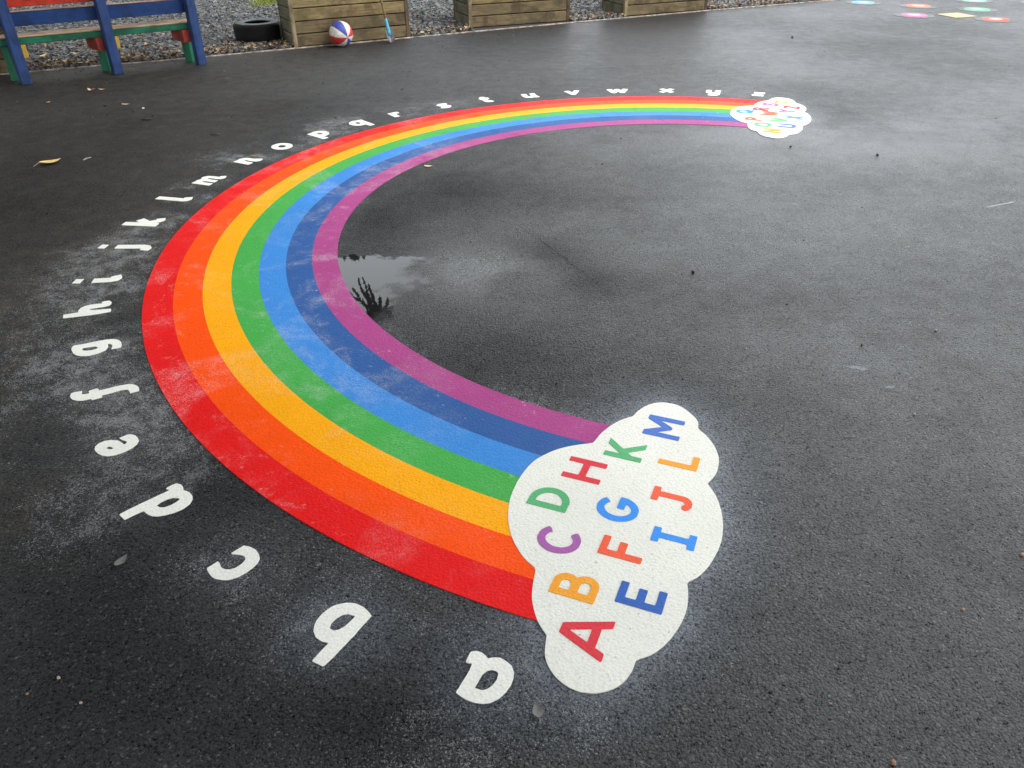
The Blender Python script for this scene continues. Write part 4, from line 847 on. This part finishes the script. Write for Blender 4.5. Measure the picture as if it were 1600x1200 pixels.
# ------------------------------------------------------------------ trees (above and behind the frame; the wet ground mirrors those ahead)
BARK = mat_simple('bark', (.09, .065, .045), .9, .5, 12, .02)
LEAFG = mat_random('tree_foliage', [(.045, .075, .022), (.06, .095, .03), (.035, .06, .02), (.08, .11, .035)], .6)
def leaves_geo(cs, n_each, size):
    """cs: rows of (x, y, z, rx, ry, rz) clumps"""
    cs = np.array(cs, float); n = len(cs)*n_each; c = np.repeat(cs, n_each, 0)
    v = rng.normal(size=(n, 3)); v /= np.linalg.norm(v, axis=1)[:, None]; v *= rng.random((n, 1))**.45
    p = c[:, :3]+v*c[:, 3:]
    a = rng.normal(size=(n, 3)); a[:, 2] -= .5; a /= np.linalg.norm(a, axis=1)[:, None]
    b = rng.normal(size=(n, 3)); b -= (b*a).sum(1)[:, None]*a; b /= np.linalg.norm(b, axis=1)[:, None]
    L = size*rng.uniform(.6, 1.25, (n, 1)); W_ = L*rng.uniform(.32, .5, (n, 1))
    V = np.stack([p-a*L*.5, p+b*W_*.5, p+a*L*.5, p-b*W_*.5], 1).reshape(-1, 3)
    return V, np.arange(n*4).reshape(-1, 4)
def make_tree(loc, trunk_h, tr, clumps, n_each, size, label, bough=None):
    root = empty('tree', loc); tag(root, label, 'tree'); L0 = Vector(loc); parts = []
    top = Vector((0, 0, trunk_h)); cc = Vector(np.array(clumps)[:, :3].mean(0))-L0
    parts.append(tube([(0, 0, -.1), (.04, .03, .4), top*.6+Vector((cc.x, cc.y, 0))*.04, top+Vector((cc.x, cc.y, 0))*.12], [tr*1.35, tr, tr*.85, tr*.7], 10))
    for c in clumps:
        e = Vector(c[:3])-L0; s = top+Vector((cc.x, cc.y, 0))*.12; m = s.lerp(e, .5)+Vector((0, 0, .4))
        parts.append(tube([s, m, e], [tr*.4, tr*.22, tr*.06], 6))
    if bough:
        parts.append(tube([Vector(b_[:3])-L0 for b_ in (bough[0], bough[5], bough[7], bough[8])]+[Vector((-3.4, 5.6, 4.6))-L0, top+Vector((.5, -.4, .3))], [.006, .012, .018, .025, .04, .09], 6))
    V, F = leaves_geo(clumps, n_each, size)
    if bough:
        V2, _ = leaves_geo(bough[:5], 60, .085); V3, _ = leaves_geo(bough[5:], 90, .12); V4 = []
        for a_, b_ in TWIGS:
            A_, B_ = Vector(a_), Vector(b_); ax_ = (B_-A_); Lt = ax_.length; ax_.normalize(); sd2 = ax_.cross(Vector((0, 1, .3))).normalized()
            for k in range(11):
                p_ = A_.lerp(B_, k/10); dr = (ax_+sd2*random.uniform(-.75, .75)*(1-k/14)+Vector((0, 0, -.15))).normalized(); ll = random.uniform(.06, .10); wv_ = dr.cross(Vector((.1, 1, .2))).normalized()*random.uniform(.014, .022)
                V4 += [p_-dr*ll*.3, p_+dr*ll*.25+wv_, p_+dr*ll*.75, p_+dr*ll*.25-wv_]
            parts.append(tube([A_-L0, B_-L0], [.006, .003], 5))
        V = np.concatenate([V, V2, V3, np.array([tuple(q) for q in V4])]); F = np.arange(len(V)).reshape(-1, 4)
    V = V-np.array(loc); fast_mesh('crown', V, F, LEAFG, root)
    V, F = join_geo(parts); mesh_obj('trunk', V, F, BARK, root, True)
# overhanging trees: boughs reach over the playground from the left, plus an added one behind
def crown_clumps(cx, cy, rx, ry, z0, z1, n, r):
    out = []
    for i in range(n):
        a = rng.uniform(0, 6.28); q = rng.random()**.5
        out.append((cx+rx*q*math.cos(a), cy+ry*q*math.sin(a), z0+rng.uniform(0, z1-z0)*(1-.45*q), r, r, r*.55))
    return out
cl = crown_clumps(-4.9, 3.2, 5.7, 6.8, 3.7, 8.0, 120, 1.3)
make_tree((-8.6, 8.2, 0), 3.2, .28, cl, 640, .22, 'broad overhanging tree left of the playground with low drooping boughs',
          bough=[(*m_, .11, .08, .08) for m_ in MASS]+[(-1.35, 7.1, 2.6, .22, .2, .16), (-1.5, 6.8, 2.85, .3, .3, .22), (-1.7, 6.5, 3.1, .4, .4, .3), (-2.1, 6.2, 3.5, .5, .5, .3)])
cl = crown_clumps(1.6, -3.6, 6.8, 4.6, 3.2, 7.6, 100, 1.3)  # unseen rear crown added to cut sky light on the ground
make_tree((2.2, -6.5, 0), 3.0, .26, cl, 500, .22, 'unseen leafy tree added behind the camera to block sky light')
for i, (tx, ty_, th_, cw) in enumerate([(-20, 18.5, 13.0, 4.4), (-14.5, 22.5, 14.5, 4.4), (-10.0, 26, 12.6, 3.4), (-5.4, 27, 10.5, 2.9), (-.6, 31, 7.5, 2.6), (-25, 12, 13, 4.6)]):
    cl = []
    for k in range(22 if th_ < 12 else 44):
        a = rng.uniform(0, 6.28); q = rng.random()**.5; z = rng.uniform(.15, .93); prof_ = math.sin(math.pi*min(1, .3+.62*z))**.5
        cl.append((tx+cw*q*prof_*math.cos(a), ty_+cw*q*prof_*math.sin(a), th_*z, 1.1, 1.1, .9))
    make_tree((tx, ty_, 0), th_*.3, .22, cl, 420, .36, ['broad dark tree at the left of the far tree line', 'tallest dark tree in the far tree line', 'dark tree in the middle of the far tree line', 'slimmer tree beyond the gravel at the right of the tree line', 'lowest tree at the right end of the far tree line', 'dark tree at the far left behind the bench'][i])

# unseen hedge added beyond the gravel to darken the left reflections
HR = []
for i in range(150):
    u = rng.random(); hx = -27+25.2*u; HR.append((hx, 16.6+.06*(hx+14)+rng.normal(0, .25), rng.uniform(.4, 4.3+.5*math.sin(hx*1.7)), .9, .7, .7))
V, F = leaves_geo(HR, 330, .26)
hd = empty('hedge', (-14, 16.6, 0)); tag(hd, 'tall dense hedge, unseen, added on the left to darken the tarmac reflection', 'hedge')
fast_mesh('foliage', V-np.array((-14, 16.6, 0)), F, LEAFG, hd)
V, F = join_geo([tube([(-27+i*1.3+14, .06*(i*1.3-13), -.1), (-27+i*1.3+14+.1, .06*(i*1.3-13), 1.5), (-27+i*1.3+14, .06*(i*1.3-13), 3.4)], [.07, .05, .02], 6) for i in range(20)])
mesh_obj('stems', V, F, BARK, hd)
